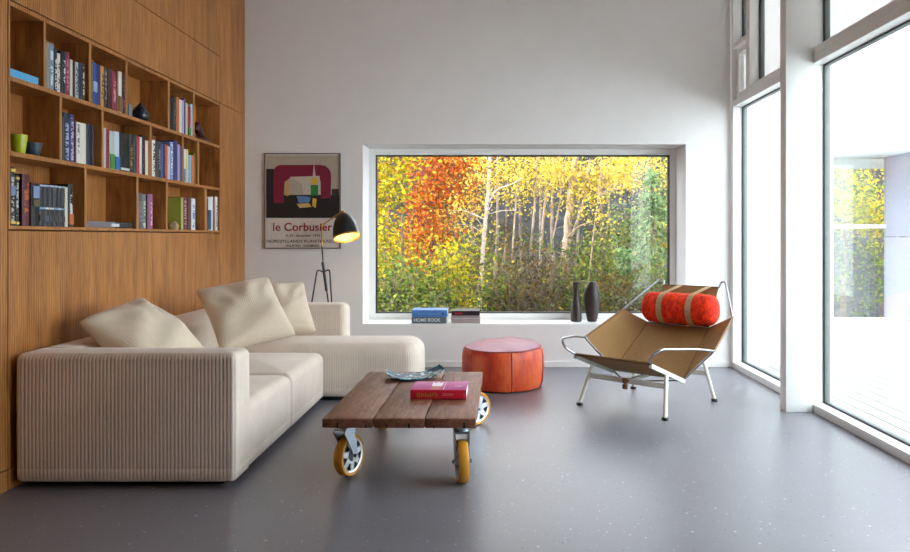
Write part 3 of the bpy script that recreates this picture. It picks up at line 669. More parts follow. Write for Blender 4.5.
# glass dish
def dish_mat():
    m, nt, out = mat_new('mosaic_glass'); p = princ(nt, out, .3, 0, .12)
    v = coords(nt, 'Object', (1, 1, 0)); ck = nd(nt, 'TexVoronoi', feature='F1', distance='CHEBYCHEV', Scale=42, Randomness=.25); lk(nt, v, ck.inputs['Vector'])
    sc = nd(nt, 'SeparateColor'); lk(nt, ck.outputs['Color'], sc.inputs[0])
    col = ramp(nt, sc.outputs[0], [(0, lin((10, 72, 104))), (.22, lin((30, 136, 156))), (.45, lin((170, 204, 224))), (.62, lin((40, 72, 130))), (.8, lin((200, 222, 234)))])
    nt.nodes[-1].color_ramp.interpolation = 'CONSTANT'
    edge = nd(nt, 'Math', operation='GREATER_THAN'); lk(nt, ck.outputs['Distance'], edge.inputs[0]); edge.inputs[1].default_value = .0105 * 42
    mx = nd(nt, 'Mix', data_type='RGBA'); lk(nt, edge.outputs[0], mx.inputs[0]); lk(nt, col, mx.inputs[6]); mx.inputs[7].default_value = (*lin((30, 84, 84)), 1)
    lk(nt, mx.outputs[2], p.inputs['Base Color']); return m
b = B(); n = 28; L, Wd = .172, .10; g = {}
for s in (0, 1):
    for i in range(n + 1):
        for j in range(n + 1):
            u, v = -1 + 2 * i / n, -1 + 2 * j / n
            z = .004 + .034 * abs(u) ** 2.4 * (1 if u < 0 else 1.25) + .012 * v * v * (.5 + .5 * u) + s * .006 + (.003 * math.sin(j * 1.9) if i in (0, n) else 0)
            g[s, i, j] = b.verts.new((u * L * (1 - .05 * v * v), v * Wd * (1 - .12 * u * u), z))
for i in range(n):
    for j in range(n):
        b.faces.new((g[1, i, j], g[1, i + 1, j], g[1, i + 1, j + 1], g[1, i, j + 1])); b.faces.new((g[0, i, j], g[0, i, j + 1], g[0, i + 1, j + 1], g[0, i + 1, j]))
for i in range(n):
    for j in (0, n):
        b.faces.new((g[0, i, j], g[0, i + 1, j], g[1, i + 1, j], g[1, i, j])); b.faces.new((g[0, j, i], g[1, j, i], g[1, j, i + 1], g[0, j, i + 1]))
o = obj('glass_dish', b, dish_mat(), None, 60); o.location = (-.462, 4.36, TZ - .004); o.rotation_euler = (0, 0, math.radians(14))
tag(o, 'curved teal mosaic glass dish on the plank coffee table', 'dish')

# ------------------------------------------------------------------ leather pouf
def pouf_mat():
    m, nt, out = mat_new('pouf_leather'); p = princ(nt, out, .42, 0, .5)
    v = coords(nt); f1 = noise(nt, v, 3.2, 4, .6, .3); f2 = noise(nt, coords(nt, 'Object', (4, 4, 1)), 3, 5, .65)
    mx = nd(nt, 'Mix', data_type='FLOAT'); mx.inputs[0].default_value = .5; lk(nt, f1, mx.inputs[2]); lk(nt, f2, mx.inputs[3])
    lk(nt, ramp(nt, mx.outputs[0], [(.33, lin((124, 34, 34))), (.45, lin((196, 58, 32))), (.58, lin((224, 98, 46))), (.72, lin((206, 46, 32)))]), p.inputs['Base Color'])
    bump(nt, f2, p, .15, .01); return m
M_pouf = pouf_mat()
pf = thing('leather_pouf', 'round orange red leather pouf on the floor below the window', 'pouf', (.072, 5.73, 0))
b = B()
prof = [(0, 0), (.272, 0), (.300, .012), (.313, .05), (.319, .15), (.317, .24), (.309, .284), (.294, .303)]
lathe(b, prof, 96)
for v in b.verts:
    a = math.atan2(v.co.y, v.co.x); r = math.hypot(v.co.x, v.co.y)
    if r > .28: k = 1 + .006 * math.sin(3 * a + 9 * v.co.z) + .004 * math.sin(7 * a); v.co.x *= k; v.co.y *= k
obj('side_panel', b, M_pouf, pf)
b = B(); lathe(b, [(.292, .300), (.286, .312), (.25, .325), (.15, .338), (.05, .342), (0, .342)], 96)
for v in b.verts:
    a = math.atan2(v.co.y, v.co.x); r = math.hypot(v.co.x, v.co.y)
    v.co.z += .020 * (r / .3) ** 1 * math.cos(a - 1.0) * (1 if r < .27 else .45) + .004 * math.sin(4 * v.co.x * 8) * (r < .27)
obj('top_panel', b, plain('pouf_leather_sky_sheen', (146, 56, 84), .42, 0, .55, .12, 5), pf)  # red leather, with the purple sheen of reflected sky put into its colour
b = B()
tube(b, [(.293 * math.cos(a), .293 * math.sin(a), .303 + .006 * math.cos(a - 1.0)) for a in (2 * PI * k / 72 for k in range(72))], .005, 8, closed=True)
for a in [-1.37 + k * 2 * PI / 6 for k in range(6)]:
    tube(b, [((r + .001) * math.cos(a), (r + .001) * math.sin(a), z) for r, z in prof[1:]], .0035, 6)
obj('seam', b, plain('dark_seam', (118, 34, 26), .6), pf)

# ------------------------------------------------------------------ vases and books on the window sill
SZ = WZ0 + .001
b = B(); lathe(b, [(0, 0), (.045, 0), (.050, .006), (.051, .05), (.047, .12), (.036, .19), (.029, .24), (.028, .30), (.034, .35), (.035, .357), (.029, .357), (.023, .30), (0, .28)], 40)
Mv = plain('dark_brown_ceramic', (50, 38, 36), .38, 0, .5, .12, 18)
p = W(576.3, 321.5, 6.73); o = obj('bottle_vase', b, Mv); o.location = (p.x, 6.74, SZ); tag(o, 'slender dark brown bottle vase on the window sill', 'vase')
b = B(); lathe(b, [(0, 0), (.040, 0), (.044, .006), (.056, .06), (.070, .14), (.076, .20), (.074, .25), (.062, .305), (.040, .35), (.030, .362), (.024, .360), (.03, .33), (0, .3)], 40)
p = W(592.3, 321.5, 6.73); o = obj('bulging_vase', b, Mv); o.location = (p.x, 6.75, SZ); tag(o, 'bulging dark brown vase right of the bottle vase on sill', 'vase')
def lying(label, x0, x1, y0, d, z, tk, col, name='book', rz=0):
    t = thing(name, label, 'book', ((x0 + x1) / 2, y0 + d / 2, z), rz, 'books on the window sill'); w = x1 - x0; b = B()
    prism(b, [(-d / 2, .001), (-d / 2 - .003, tk / 2), (-d / 2, tk - .001), (d / 2, tk), (d / 2, tk - .003), (-d / 2 + .004, tk - .003), (-d / 2 + .004, .003), (d / 2, .003), (d / 2, 0)], -w / 2, w / 2, 'x')
    obj('cover', b, plain('sill_%d_%d_%d' % col, col, .45), t)
    b = B(); box(b, -w / 2 + .004, w / 2 - .004, -d / 2 + .004, d / 2 - .004, .003, tk - .003); obj('pages', b, M_paper, t); return t
def face(y, x, z): return Matrix.Translation((x, y, z)) @ Matrix.Rotation(PI / 2, 4, 'X')
t = lying('slate grey book titled in white, below a blue book on sill', -.727, -.420, 6.575, .23, SZ, .056, (88, 104, 116))
text_obj('lettering', 'HOME BOOK', .235, M_frame, t, face(-.1185, -.132, .016), height=.030, bold=.004)
t = lying('thick blue book lying on the slate grey book on sill', -.727, -.412, 6.578, .22, SZ + .0565, .062, (72, 124, 188))
b = B()
for i in range(9): box(b, -.10 + i * .022, -.10 + i * .022 + .013, -.1138, -.112, .020, .038)
obj('lettering', b, plain('pale_blue_print', (98, 142, 198), .5), t)
b = B(); box(b, .112, .128, -.1138, -.112, .022, .040); obj('emblem', b, plain('navy_print', (30, 44, 84), .5), t)
t = lying('greige book at the bottom of the small stack on sill', -.375, -.118, 6.58, .22, SZ, .026, (164, 152, 150))
t = lying('greige striped book in the middle of the small sill stack', -.378, -.122, 6.585, .215, SZ + .0265, .042, (158, 146, 146))
b = B(); box(b, -.127, .127, -.111, -.1085, .012, .017); obj('pale_stripe', b, plain('pale_stripe', (206, 198, 196), .5), t)
t = lying('black book with red lettering on top of the small sill stack', -.374, -.124, 6.582, .215, SZ + .069, .042, (26, 22, 32))
b = B()
for i in range(6): box(b, -.095 + i * .0125, -.095 + i * .0125 + .009, -.111, -.1085, .010 + (i % 2) * .003, .030 - (i % 3) * .003)
obj('lettering', b, plain('red_print', (178, 26, 46), .5), t)

# ------------------------------------------------------------------ framed poster
q = 6.546 / F
ps = thing('framed_poster', 'framed exhibition poster with red lettering hanging on the white wall', 'poster', (W(303, 201, YB).x, YB, W(0, 201, YB).z))
hw, hh = 38 * q, 47.6 * q
def pl(u, v): return ((u - 303) * q, (201 - v) * q)
b = B()
for x0, x1, z0, z1 in ((-hw, -hw + .008, -hh, hh), (hw - .008, hw, -hh, hh), (-hw + .008, hw - .008, -hh, -hh + .008), (-hw + .008, hw - .008, hh - .008, hh)):
    box(b, x0, x1, -.022, 0, z0, z1, .0015, 1)
obj('frame', b, plain('grey_brown_frame', (92, 84, 78), .4), ps)
b = B(); box(b, -hw + .008, hw - .008, -.010, -.002, -hh + .008, hh - .008); obj('sheet', b, plain('poster_paper', (222, 216, 208), .7), ps)
def shape(name, pts, col, lay, par):
    b = B(); prism(b, [pl(*p) for p in pts], -.0104 - lay * .0003, -.0100, 'y'); return obj(name, b, plain('ink_%d_%d_%d' % col, col, .6), par, 0)
pic = shape('picture', [(266.5, 155.5), (339.5, 155.5), (339.5, 218), (266.5, 218)], (176, 166, 150), 1, ps)
shape('dark_block', [(266.5, 195), (339.5, 195), (339.5, 218), (266.5, 218)], (34, 30, 30), 2, pic)
shape('dark_block', [(266.5, 169), (282, 169), (282, 195), (266.5, 195)], (40, 38, 36), 2, pic)
shape('dark_block', [(332, 189), (339, 189), (339, 196), (332, 196)], (52, 44, 44), 3, pic)
arc = [(274, 203), (274, 172)] + [(281 - 7 * math.cos(a), 172 - 7 * math.sin(a)) for a in (.4, .8, 1.2, 1.57)] + [(321, 165)] + [(321 + 10.5 * math.sin(a), 175.5 - 10.5 * math.cos(a)) for a in (.4, .8, 1.2, 1.57)] + [(331, 198), (321, 199), (321, 181), (305, 178), (292, 177), (285, 182), (284, 203)]
shape('crimson_arch', arc, (124, 26, 52), 4, pic)
shape('pale_wedge', [(290, 177), (320, 176), (320.5, 194), (304, 194), (302, 184)], (196, 186, 172), 5, pic)
shape('pale_wedge', [(313, 177), (314.4, 163), (316, 177)], (196, 186, 172), 5, pic)
shape('green_block', [(311, 185), (318.5, 185), (318.5, 195.5), (311, 195.5)], (40, 128, 62), 6, pic)
shape('yellow_disc', [(314.7 + 3.4 * math.cos(a), 181 + 3.8 * math.sin(a)) for a in (2 * PI * k / 20 for k in range(20))], (222, 182, 50), 7, pic)
shape('blue_block', [(297, 196), (311, 197), (310, 202.5), (299, 203)], (84, 130, 182), 6, pic)
shape('ochre_block', [(297, 204), (309, 203), (312, 207), (300, 208)], (208, 174, 104), 6, pic)
shape('ochre_block', [(313, 198), (317, 199), (316, 208), (312.5, 206)], (216, 172, 56), 6, pic)
shape('ochre_block', [(286.5, 181), (289, 182), (289, 196), (286, 196)], (196, 158, 84), 5, pic)
def ptxt(body, u0, u1, vb, col, hpx, bold=0):
    x, z = pl(u0, vb); text_obj('lettering', body, (u1 - u0) * q, plain('ink_%d_%d_%d' % col, col, .6), ps, face(-.0102, x, z), height=hpx * q, extrude=.0006, bold=bold)
ptxt('le Corbusier', 273.4, 332.6, 231.0, (150, 28, 50), 8.2, .018)
ptxt('4.-31. december 1976', 286, 320.5, 236.8, (46, 40, 40), 2.6, .012)
ptxt('NORDJYLLANDS KUNSTMUSEUM', 267, 339, 243.4, (46, 40, 40), 3.6, .01)
ptxt('AALBORG \u00b7 DANMARK', 286, 320, 247.0, (46, 40, 40), 2.6, .012)

# ------------------------------------------------------------------ tripod floor lamp
YL = 6.26
lp = thing('floor_lamp', 'black tripod floor lamp with brass rimmed dome shade behind the sofa', 'lamp', (W(326, 0, YL).x, YL, 0))
O = Vector(lp.location)
def LP(u, v, Y=YL): return W(u, v, Y) - O
ap = LP(323.5, 272)
def legs(pts): b = B(); tube(b, fillet(pts, .05, 6), .0065, 10); obj('leg', b, M_black, lp)
legs([ap + Vector((0, 0, 0)), LP(317.2, 269.5, YL - .03), LP(311.8, 302.5, YL - .09), (LP(297.5, 372, YL - .2).x, -.20, .0)])
legs([ap + Vector((0, 0, 0)), LP(329.6, 269, YL - .02), LP(331.7, 302.5, YL - .06), (LP(336, 372, YL - .14).x, -.14, .0)])
st = [LP(322, 246), LP(323.4, 266), LP(328.4, 302.5, YL + .03), (LP(338, 372, YL + .16).x, .16, .0)]
b = B(); tube(b, st, [.0065, .0065, .0065, .0065], 10); obj('leg', b, M_black, lp)
b = B(); tube(b, [LP(322.6, 262), LP(326.6, 291)], .0115, 12); obj('stem_sleeve', b, M_black, lp)
b = B(); tube(b, fillet([LP(322, 247), LP(321.8, 225.4), LP(342.2, 211.2)], .01, 4), .0055, 10); lathe(b, [(0, -.012), (.010, -.012), (.010, .012), (0, .012)], 14, LP(321.8, 225.6)); obj('arm', b, M_brass, lp)
ax = Vector((.22, -.29, -.93)).normalized()
top = LP(342.6, 212.6); Zs = -ax; Xs = Vector((0, 1, 0)).cross(Zs).normalized(); Ys = Zs.cross(Xs)
Ms = Matrix(((Xs.x, Ys.x, Zs.x, top.x), (Xs.y, Ys.y, Zs.y, top.y), (Xs.z, Ys.z, Zs.z, top.z), (0, 0, 0, 1)))
outer = [(.018, -.004), (.040, -.018), (.066, -.045), (.088, -.085), (.103, -.13), (.112, -.185), (.115, -.222)]
b = B(); lathe(b, [(0, -.002)] + outer + [(.112, -.222)], 48, M=Ms); sh = obj('lamp_shade', b, plain('satin_black_shade', (24, 24, 30), .3, 0, .6), lp, 50)
b = B(); lathe(b, [(.112, -.221)] + [(r - .004, z - .003) for r, z in outer[::-1]] + [(0, -.009)], 48, M=Ms); obj('inner_reflector', b, plain('cream_enamel', (238, 214, 160), .4), sh, 50)
b = B(); lathe(b, [(.110, -.216), (.1165, -.216), (.1175, -.224), (.116, -.229), (.110, -.229), (.110, -.216)], 48, M=Ms); obj('rim', b, M_brass, sh, 50)
b = B(); lathe(b, [(0, .018), (.012, .016), (.015, .004), (.018, -.006)], 20, M=Ms)
for k in range(6): lathe(b, [(0, .004), (.0035, .004), (.0035, -.012), (0, -.012)], 8, (.026 * math.cos(k * PI / 3), .026 * math.sin(k * PI / 3), 0), M=Ms)
obj('neck', b, M_brass, sh)
b = B(); lathe(b, [(0, -.155), (.018, -.152), (.03, -.135), (.033, -.115), (.026, -.09), (.014, -.065), (.014, -.012), (0, -.012)], 24, M=Ms); GLOW = O + Vector(top) + ax * .175; obj('bulb', b, emit_mat('lit_bulb', (255, 214, 140), 3), sh, 60)

# ------------------------------------------------------------------ halyard lounge chair
ch = thing('lounge_chair', 'low lounge chair of brown woven cord on white steel legs facing the sofa', 'chair', (1.069, 5.126, 0), -.7168)
# local frame: x along the seat front, y backwards, z up
def canvas_mat():
    m, nt, out = mat_new('woven_cord'); p = princ(nt, out, .7, 0, .25)
    v = coords(nt, 'UV', (1, 1, 1)); wv = nd(nt, 'TexWave', wave_type='BANDS', bands_direction='Y', Scale=30, Distortion=.6, Detail=2); lk(nt, v, wv.inputs['Vector'])
    f = noise(nt, coords(nt, 'UV', (6, 60, 1)), 3, 4, .6); mx = nd(nt, 'Mix', data_type='FLOAT'); mx.inputs[0].default_value = .6; lk(nt, wv.outputs['Fac'], mx.inputs[2]); lk(nt, f, mx.inputs[3])
    lk(nt, ramp(nt, mx.outputs[0], [(.25, lin((122, 90, 54))), (.55, lin((164, 125, 78))), (.8, lin((200, 162, 112)))]), p.inputs['Base Color']); bump(nt, wv.outputs['Fac'], p, .4, .004); return m
M_can = canvas_mat()
def web(name, a, b_, c, d, th=.006, sag=0, n=16):
    """a stretched panel between the corners a, b, c, d (a-b and d-c are the edges the cords are wound round)"""
    a, b_, c, d = map(Vector, (a, b_, c, d)); nrm = (b_ - a).cross(d - a).normalized()
    bm = B(); uvl = bm.loops.layers.uv.new('UVMap'); g = {}
    for s in (0, 1):
        for i in range(n + 1):
            for j in range(n + 1):
                u, v = i / n, j / n; p = (a * (1 - u) + b_ * u) * (1 - v) + (d * (1 - u) + c * u) * v
                p -= nrm * sag * 16 * u * (1 - u) * v * (1 - v); g[s, i, j] = bm.verts.new(p + nrm * th * (s - .5))
    def F4(q, uv):
        f = bm.faces.new(q)
        for l, t in zip(f.loops, uv): l[uvl].uv = t
    for i in range(n):
        for j in range(n):
            uv = [(i / n, j / n), ((i + 1) / n, j / n), ((i + 1) / n, (j + 1) / n), (i / n, (j + 1) / n)]
            F4([g[1, i, j], g[1, i + 1, j], g[1, i + 1, j + 1], g[1, i, j + 1]], uv); F4([g[0, i, j], g[0, i, j + 1], g[0, i + 1, j + 1], g[0, i + 1, j]], [uv[0], uv[3], uv[2], uv[1]])
    for i in range(n):
        for j in (0, n):
            F4([g[0, i, j], g[0, i + 1, j], g[1, i + 1, j], g[1, i, j]], [(i / n, j / n)] * 4); F4([g[0, j, i], g[1, j, i], g[1, j, i + 1], g[0, j, i + 1]], [(j / n, i / n)] * 4)
    return obj(name, bm, M_can, ch, 40)
T = (.269, .653, .813); Bp = (.437, .398, .591); A = (.499, -.036, .414); Fp = (.283, -.470, .365); Cp = (.246, .441, .503); K = (.271, .0, .199); AF = (.357, -.505, .466)
def L(p): return (-p[0], p[1], p[2])
web('seat', L(Fp), Fp, K, L(K), sag=.012)
web('backrest', L(K), K, Cp, L(Cp), sag=.016)
for m in (1, -1):
    s = (lambda p: p) if m > 0 else L
    web('side_wing', s(K), s(A), s(Bp), s(Cp), sag=.012 * (1 if m > 0 else -1))
up = Vector(T) - Vector(Cp)
web('headrest', L((Cp[0], Cp[1] + .004, Cp[2])), (Cp[0], Cp[1] + .004, Cp[2]), (.225, T[1] - .012, T[2] - .040), L((.225, T[1] - .012, T[2] - .040)), n=10)
M_bound = plain('brown_bound_cord', (128, 94, 56), .6, 0, .3, .15, 120)
M_cream = plain('cream_lacquered_steel', (226, 226, 214), .35, 0, .5, .02)
def tb_(name, pts, r=.0095, m=M_steel, rad=.03, par=ch):
    b = B(); tube(b, fillet(pts, rad, 6), r, 12); return obj(name, b, m, par, 60)
for s in ((lambda p: p), L):
    V_ = lambda *p: s(p)
    # wing tube: crease - arm end - wing top - up to the hooked end of the headrest bar
    tb_('wing_tube', [s(K), s(A), (Vector(s(A)).lerp(Vector(s(Bp)), .12))], .0075)
    tb_('bound_edge', [s(A), s(Bp)], .0085, M_bound)
    tb_('headrest_tube', [(Vector(s(A)).lerp(Vector(s(Bp)), .96)), s(Bp), V_(.284, .640, .800), V_(.262, .662, .822), V_(.236, .668, .815), V_(.226, .650, .775)], .0075)
    tb_('armrest', [s(A), V_(.470, -.20, .442), V_(AF[0] + .015, AF[1], AF[2]), V_(.315, -.545, .415), s(Fp)], .008, rad=.07)
    b = B(); a_, k_ = Vector(s(Fp)), Vector(s(K)); d = (k_ - a_)
    n_ = Vector((0, -d.z, d.y)).normalized() * .013; sd = Vector((.010, 0, 0))
    lo = [a_ + sx * sd + sn * n_ for sx, sn in ((-1, -1), (1, -1), (1, 1), (-1, 1))]; hi = [p + d for p in lo]
    v1 = [b.verts.new(p - Vector((0, 0, .014))) for p in lo]; v2 = [b.verts.new(p - Vector((0, 0, .014))) for p in hi]
    b.faces.new(v1); b.faces.new(v2)
    for i in range(4): b.faces.new((v1[i], v1[(i + 1) % 4], v2[(i + 1) % 4], v2[i]))
    obj('seat_rail', b, M_cream, ch)
    tb_('back_rail', [s(K), s(Cp)], .007, M_bound)
tb_('front_bar', [L(Fp), Fp], .0095, M_bound); tb_('crease_bar', [L(K), K], .0085)
tb_('neck_bar', [L(Cp), Cp], .008); tb_('head_bar', [(-.226, .650, .775), (.226, .650, .775)], .008, M_bound)
fx, fy = .3229, .3572
for sx in (-1, 1):
    for sy, top in ((-1, (.280, -.262, .268)), (1, (.262, .262, .370))):
        foot = Vector((sx * fx, sy * fy, .012)); tp = Vector((sx * top[0], top[1], top[2])); 
        b = B(); tube(b, [foot, tp], .0135, 14); lg = obj('leg', b, M_cream, ch)
        b = B(); lathe(b, [(0, .007), (.022, .007), (.024, .011), (.022, .017), (.014, .020), (0, .020)], 24, (foot.x, foot.y, 0)); obj('foot_disc', b, M_black, lg)
        b = B(); lathe(b, [(0, 0), (.021, 0), (.023, .003), (.022, .0075), (0, .0075)], 24, (foot.x, foot.y, 0)); obj('glide', b, M_black, lg)
def onleg(sx, sy, z):
    top = (.280, -.262, .268) if sy < 0 else (.262, .262, .370); t = (z - .012) / (top[2] - .012)
    return (sx * (fx + (top[0] - fx) * t), sy * fy + (top[1] - sy * fy) * t, z)
for sy in (-1, 1):
    a_, c_ = Vector(onleg(-1, sy, .198)), Vector(onleg(1, sy, .198)); b = B(); box(b, a_.x, c_.x, a_.y - .006, a_.y + .006, .180, .215, .002, 1); obj('cross_bar', b, M_cream, ch)
b = B(); box(b, -.012, .012, -.300, .305, .184, .206, .003, 1); obj('spine_bar', b, M_cream, ch)
M_strap = plain('brown_leather', (128, 84, 48), .6, 0, .3, .15, 60)
for (x, y, z) in ((0, -.301, .198), (0, -.301, .160), (.0, .30, .198)):
    b = B(); box(b, x - .017, x + .017, y - .012, y + .012, z - .017, z + .017, .006, 2); obj('leather_keeper', b, M_strap, ch)
b = B(); tube(b, spline([(-.268, .0, .190), (-.10, -.2, .196), (0, -.302, .200), (.10, -.2, .196), (.268, .0, .190)], 8), .0045, 8)
tube(b, spline([(-.268, .02, .190), (-.12, .2, .196), (0, .302, .200), (.12, .2, .196), (.268, .02, .190)], 8), .0045, 8); tube(b, [(0, -.301, .16), (0, -.301, .215)], .004, 8)
obj('halyard', b, plain('grey_brown_rope', (112, 92, 76), .8, 0, .2, .2, 300), ch)

# headrest roll with its two straps
RC = Vector((.036, .405, .628)); Mz = ch.matrix_basis
rl = thing('headrest_roll', 'orange red fleece roll cushion strapped to the lounge chair headrest', 'cushion', Matrix.Translation(ch.location) @ Matrix.Rotation(-.7168, 4, 'Z') @ RC, -.7168)
def fleece():
    m, nt, out = mat_new('orange_fleece'); p = princ(nt, out, .8, 0, .2); p.inputs['Sheen Weight'].default_value = .15; p.inputs['Sheen Tint'].default_value = (1, .45, .2, 1)
    v = coords(nt, 'Object', (1, .7, .7)); f = noise(nt, v, 26, 4, .6, 1.2)
    lk(nt, ramp(nt, f, [(.35, lin((178, 22, 14))), (.6, lin((236, 56, 18)))]), p.inputs['Base Color']); bump(nt, f, p, .5, .01); return m
b = B(); nL, nA, hl, rr = 64, 64, .286, .113
rings = []
for i in range(nL + 1):
    t = -1 + 2 * i / nL; r = rr * (max(0, 1 - abs(t) ** 15)) ** .5 if abs(t) < 1 else 0
    x = t * hl
    if i in (0, nL): rings.append([b.verts.new((x, 0, 0))]); continue
    q = []
    for j in range(nA):
        a = 2 * PI * j / nA
        k = 1 + .020 * math.sin(9 * t + 3 * math.sin(2 * a + 1)) + .014 * math.sin(23 * t + 4 * math.cos(a * 2)) + .010 * math.sin(5 * a + 11 * t)
        for sx in (-.115, .115): k -= .05 * math.exp(-((x - sx) / .022) ** 2)
        q.append(b.verts.new((x, r * k * math.cos(a), r * k * math.sin(a))))
    rings.append(q)
for P_, Q_ in zip(rings, rings[1:]):
    for j in range(nA):
        f = []
        for v in (P_[j % len(P_)], P_[(j + 1) % len(P_)], Q_[(j + 1) % len(Q_)], Q_[j % len(Q_)]):
            if v not in f: f.append(v)
        b.faces.new(f)
obj('roll', b, fleece(), rl, 60)
for sx in (-.115, .115):
    b = B(); w = .0225; loop = []
    for k in range(28):                                   # over the head bar, round the front of the roll, back underneath
        a = math.radians(110 + k * 190 / 27); loop.append((.1155 * math.cos(a), .1155 * math.sin(a)))
    loop = [(.268, .150), (.238, .153)] + loop + [(.04, -.114), (.07, -.10)]
    vs = [[b.verts.new((sx + e_ * w, y, z)) for e_ in (-1, 1)] for y, z in loop]
    for p0, p1 in zip(vs, vs[1:]): b.faces.new((p0[0], p0[1], p1[1], p1[0]))
    r_ = bmesh.ops.solidify(b, geom=b.faces[:], thickness=.003)
    obj('strap', b, plain('tan_webbing', (214, 188, 146), .75, 0, .2, .12, 120), rl)
# ------------------------------------------------------------------ the autumn wood beyond the picture window
GZ = -.55
def ground_z(x, y): return GZ + max(0, y - 15) * .12 + max(0, y - 22) * .22
def hill():
    b = B(); n, m_ = 60, 50; g = {}
    for i in range(n + 1):
        for j in range(m_ + 1):
            x, y = -22 + 48 * i / n, 7.03 + 43 * (j / m_) ** 1.5
            z = ground_z(x, y) + (.10 * math.sin(x * 1.3 + y) + .25 * math.sin(x * .4 + y * .7) * min(1, (y - 7) / 8))
            g[i, j] = b.verts.new((x, y, z - .08))
    for i in range(n):
        for j in range(m_): b.faces.new((g[i, j], g[i + 1, j], g[i + 1, j + 1], g[i, j + 1]))
    m, nt, out = mat_new('leaf_litter'); p = princ(nt, out, .9, 0, .1); v = coords(nt)
    f = noise(nt, v, 1.3, 6, .7); f2 = noise(nt, v, 14, 3, .7); mx = nd(nt, 'Mix', data_type='FLOAT'); mx.inputs[0].default_value = .5; lk(nt, f, mx.inputs[2]); lk(nt, f2, mx.inputs[3])
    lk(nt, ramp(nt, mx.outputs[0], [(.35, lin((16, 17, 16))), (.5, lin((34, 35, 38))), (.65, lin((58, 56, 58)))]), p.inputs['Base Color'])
    o = obj('ground', b, m, None, 180); o['kind'] = 'structure'
hill()
def leaf_mesh(name, pts, size, m, parent, up=.35, ratio=.62, droop=0, jit=.35, dirs=None):
    """one small folded leaf of four points at every point"""
    n = len(pts); P = np.asarray(pts, float)
    ax = NP.normal(size=(n, 3)); ax[:, 2] *= .7; ax[:, 2] -= droop
    if dirs is not None: ax = dirs + .3 * NP.normal(size=(n, 3))
    ax /= np.linalg.norm(ax, axis=1)[:, None]
    nr = NP.normal(size=(n, 3)); nr[:, 2] += up; nr -= ax * (nr * ax).sum(1)[:, None]; nr /= np.linalg.norm(nr, axis=1)[:, None]
    sd = np.cross(ax, nr); L_ = size * (1 + jit * NP.uniform(-1, 1, n))[:, None]
    base = P - ax * L_ * .5; tip = P + ax * L_ * .5 - nr * L_ * .12; w = L_ * ratio * .5
    V_ = np.stack([base, P + sd * w + nr * w * .25, tip, P - sd * w + nr * w * .25], 1).reshape(-1, 3)
    me = bpy.data.meshes.new(name); me.vertices.add(4 * n); me.vertices.foreach_set('co', V_.ravel())
    me.loops.add(4 * n); me.loops.foreach_set('vertex_index', np.arange(4 * n, dtype=np.int32))
    me.polygons.add(n); me.polygons.foreach_set('loop_start', np.arange(0, 4 * n, 4, dtype=np.int32)); me.update(calc_edges=True)
    me.materials.append(m); o = bpy.data.objects.new(name, me); C.objects.link(o)
    if parent: o.parent = parent
    return o
LM = {
 'yellow': leaf_mat('yellow_leaves', [(196, 160, 44), (222, 190, 66), (236, 214, 116), (206, 182, 76), (150, 140, 60)]),
 'gold': leaf_mat('golden_leaves', [(206, 172, 70), (232, 208, 112), (218, 186, 84), (186, 170, 90)]),
 'lime': leaf_mat('yellow_green_leaves', [(120, 140, 36), (196, 186, 50), (226, 200, 60), (150, 160, 44), (206, 150, 40)]),
 'rust': leaf_mat('orange_red_leaves', [(130, 66, 40), (196, 92, 40), (216, 120, 62), (170, 76, 40), (226, 170, 60), (120, 84, 50)]),
 'green': leaf_mat('undergrowth_leaves', [(56, 82, 40), (96, 122, 50), (150, 168, 70), (80, 106, 70), (190, 170, 66)]),
 'olive': leaf_mat('olive_leaves', [(60, 60, 36), (100, 92, 50), (134, 112, 54), (80, 82, 50), (166, 116, 50)]),
 'fir': leaf_mat('conifer_sprays', [(90, 122, 76), (122, 154, 96), (150, 176, 116), (106, 138, 100)], .3),
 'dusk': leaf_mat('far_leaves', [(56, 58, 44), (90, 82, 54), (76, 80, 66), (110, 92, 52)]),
}
M_birch = bark_mat('birch_bark', (110, 96, 84), (206, 190, 172), 12, (1, 1, 2.2), (.36, .48))
M_aspen = bark_mat('aspen_bark', (112, 98, 86), (176, 158, 140), 16, (1, 1, .5), (.3, .6))
M_bark = bark_mat('grey_brown_bark', (88, 74, 64), (140, 122, 108), 20, (1, 1, .3), (.35, .65))
M_twig = bark_mat('twig_bark', (92, 80, 70), (146, 130, 114), 20, (1, 1, .3), (.35, .65))
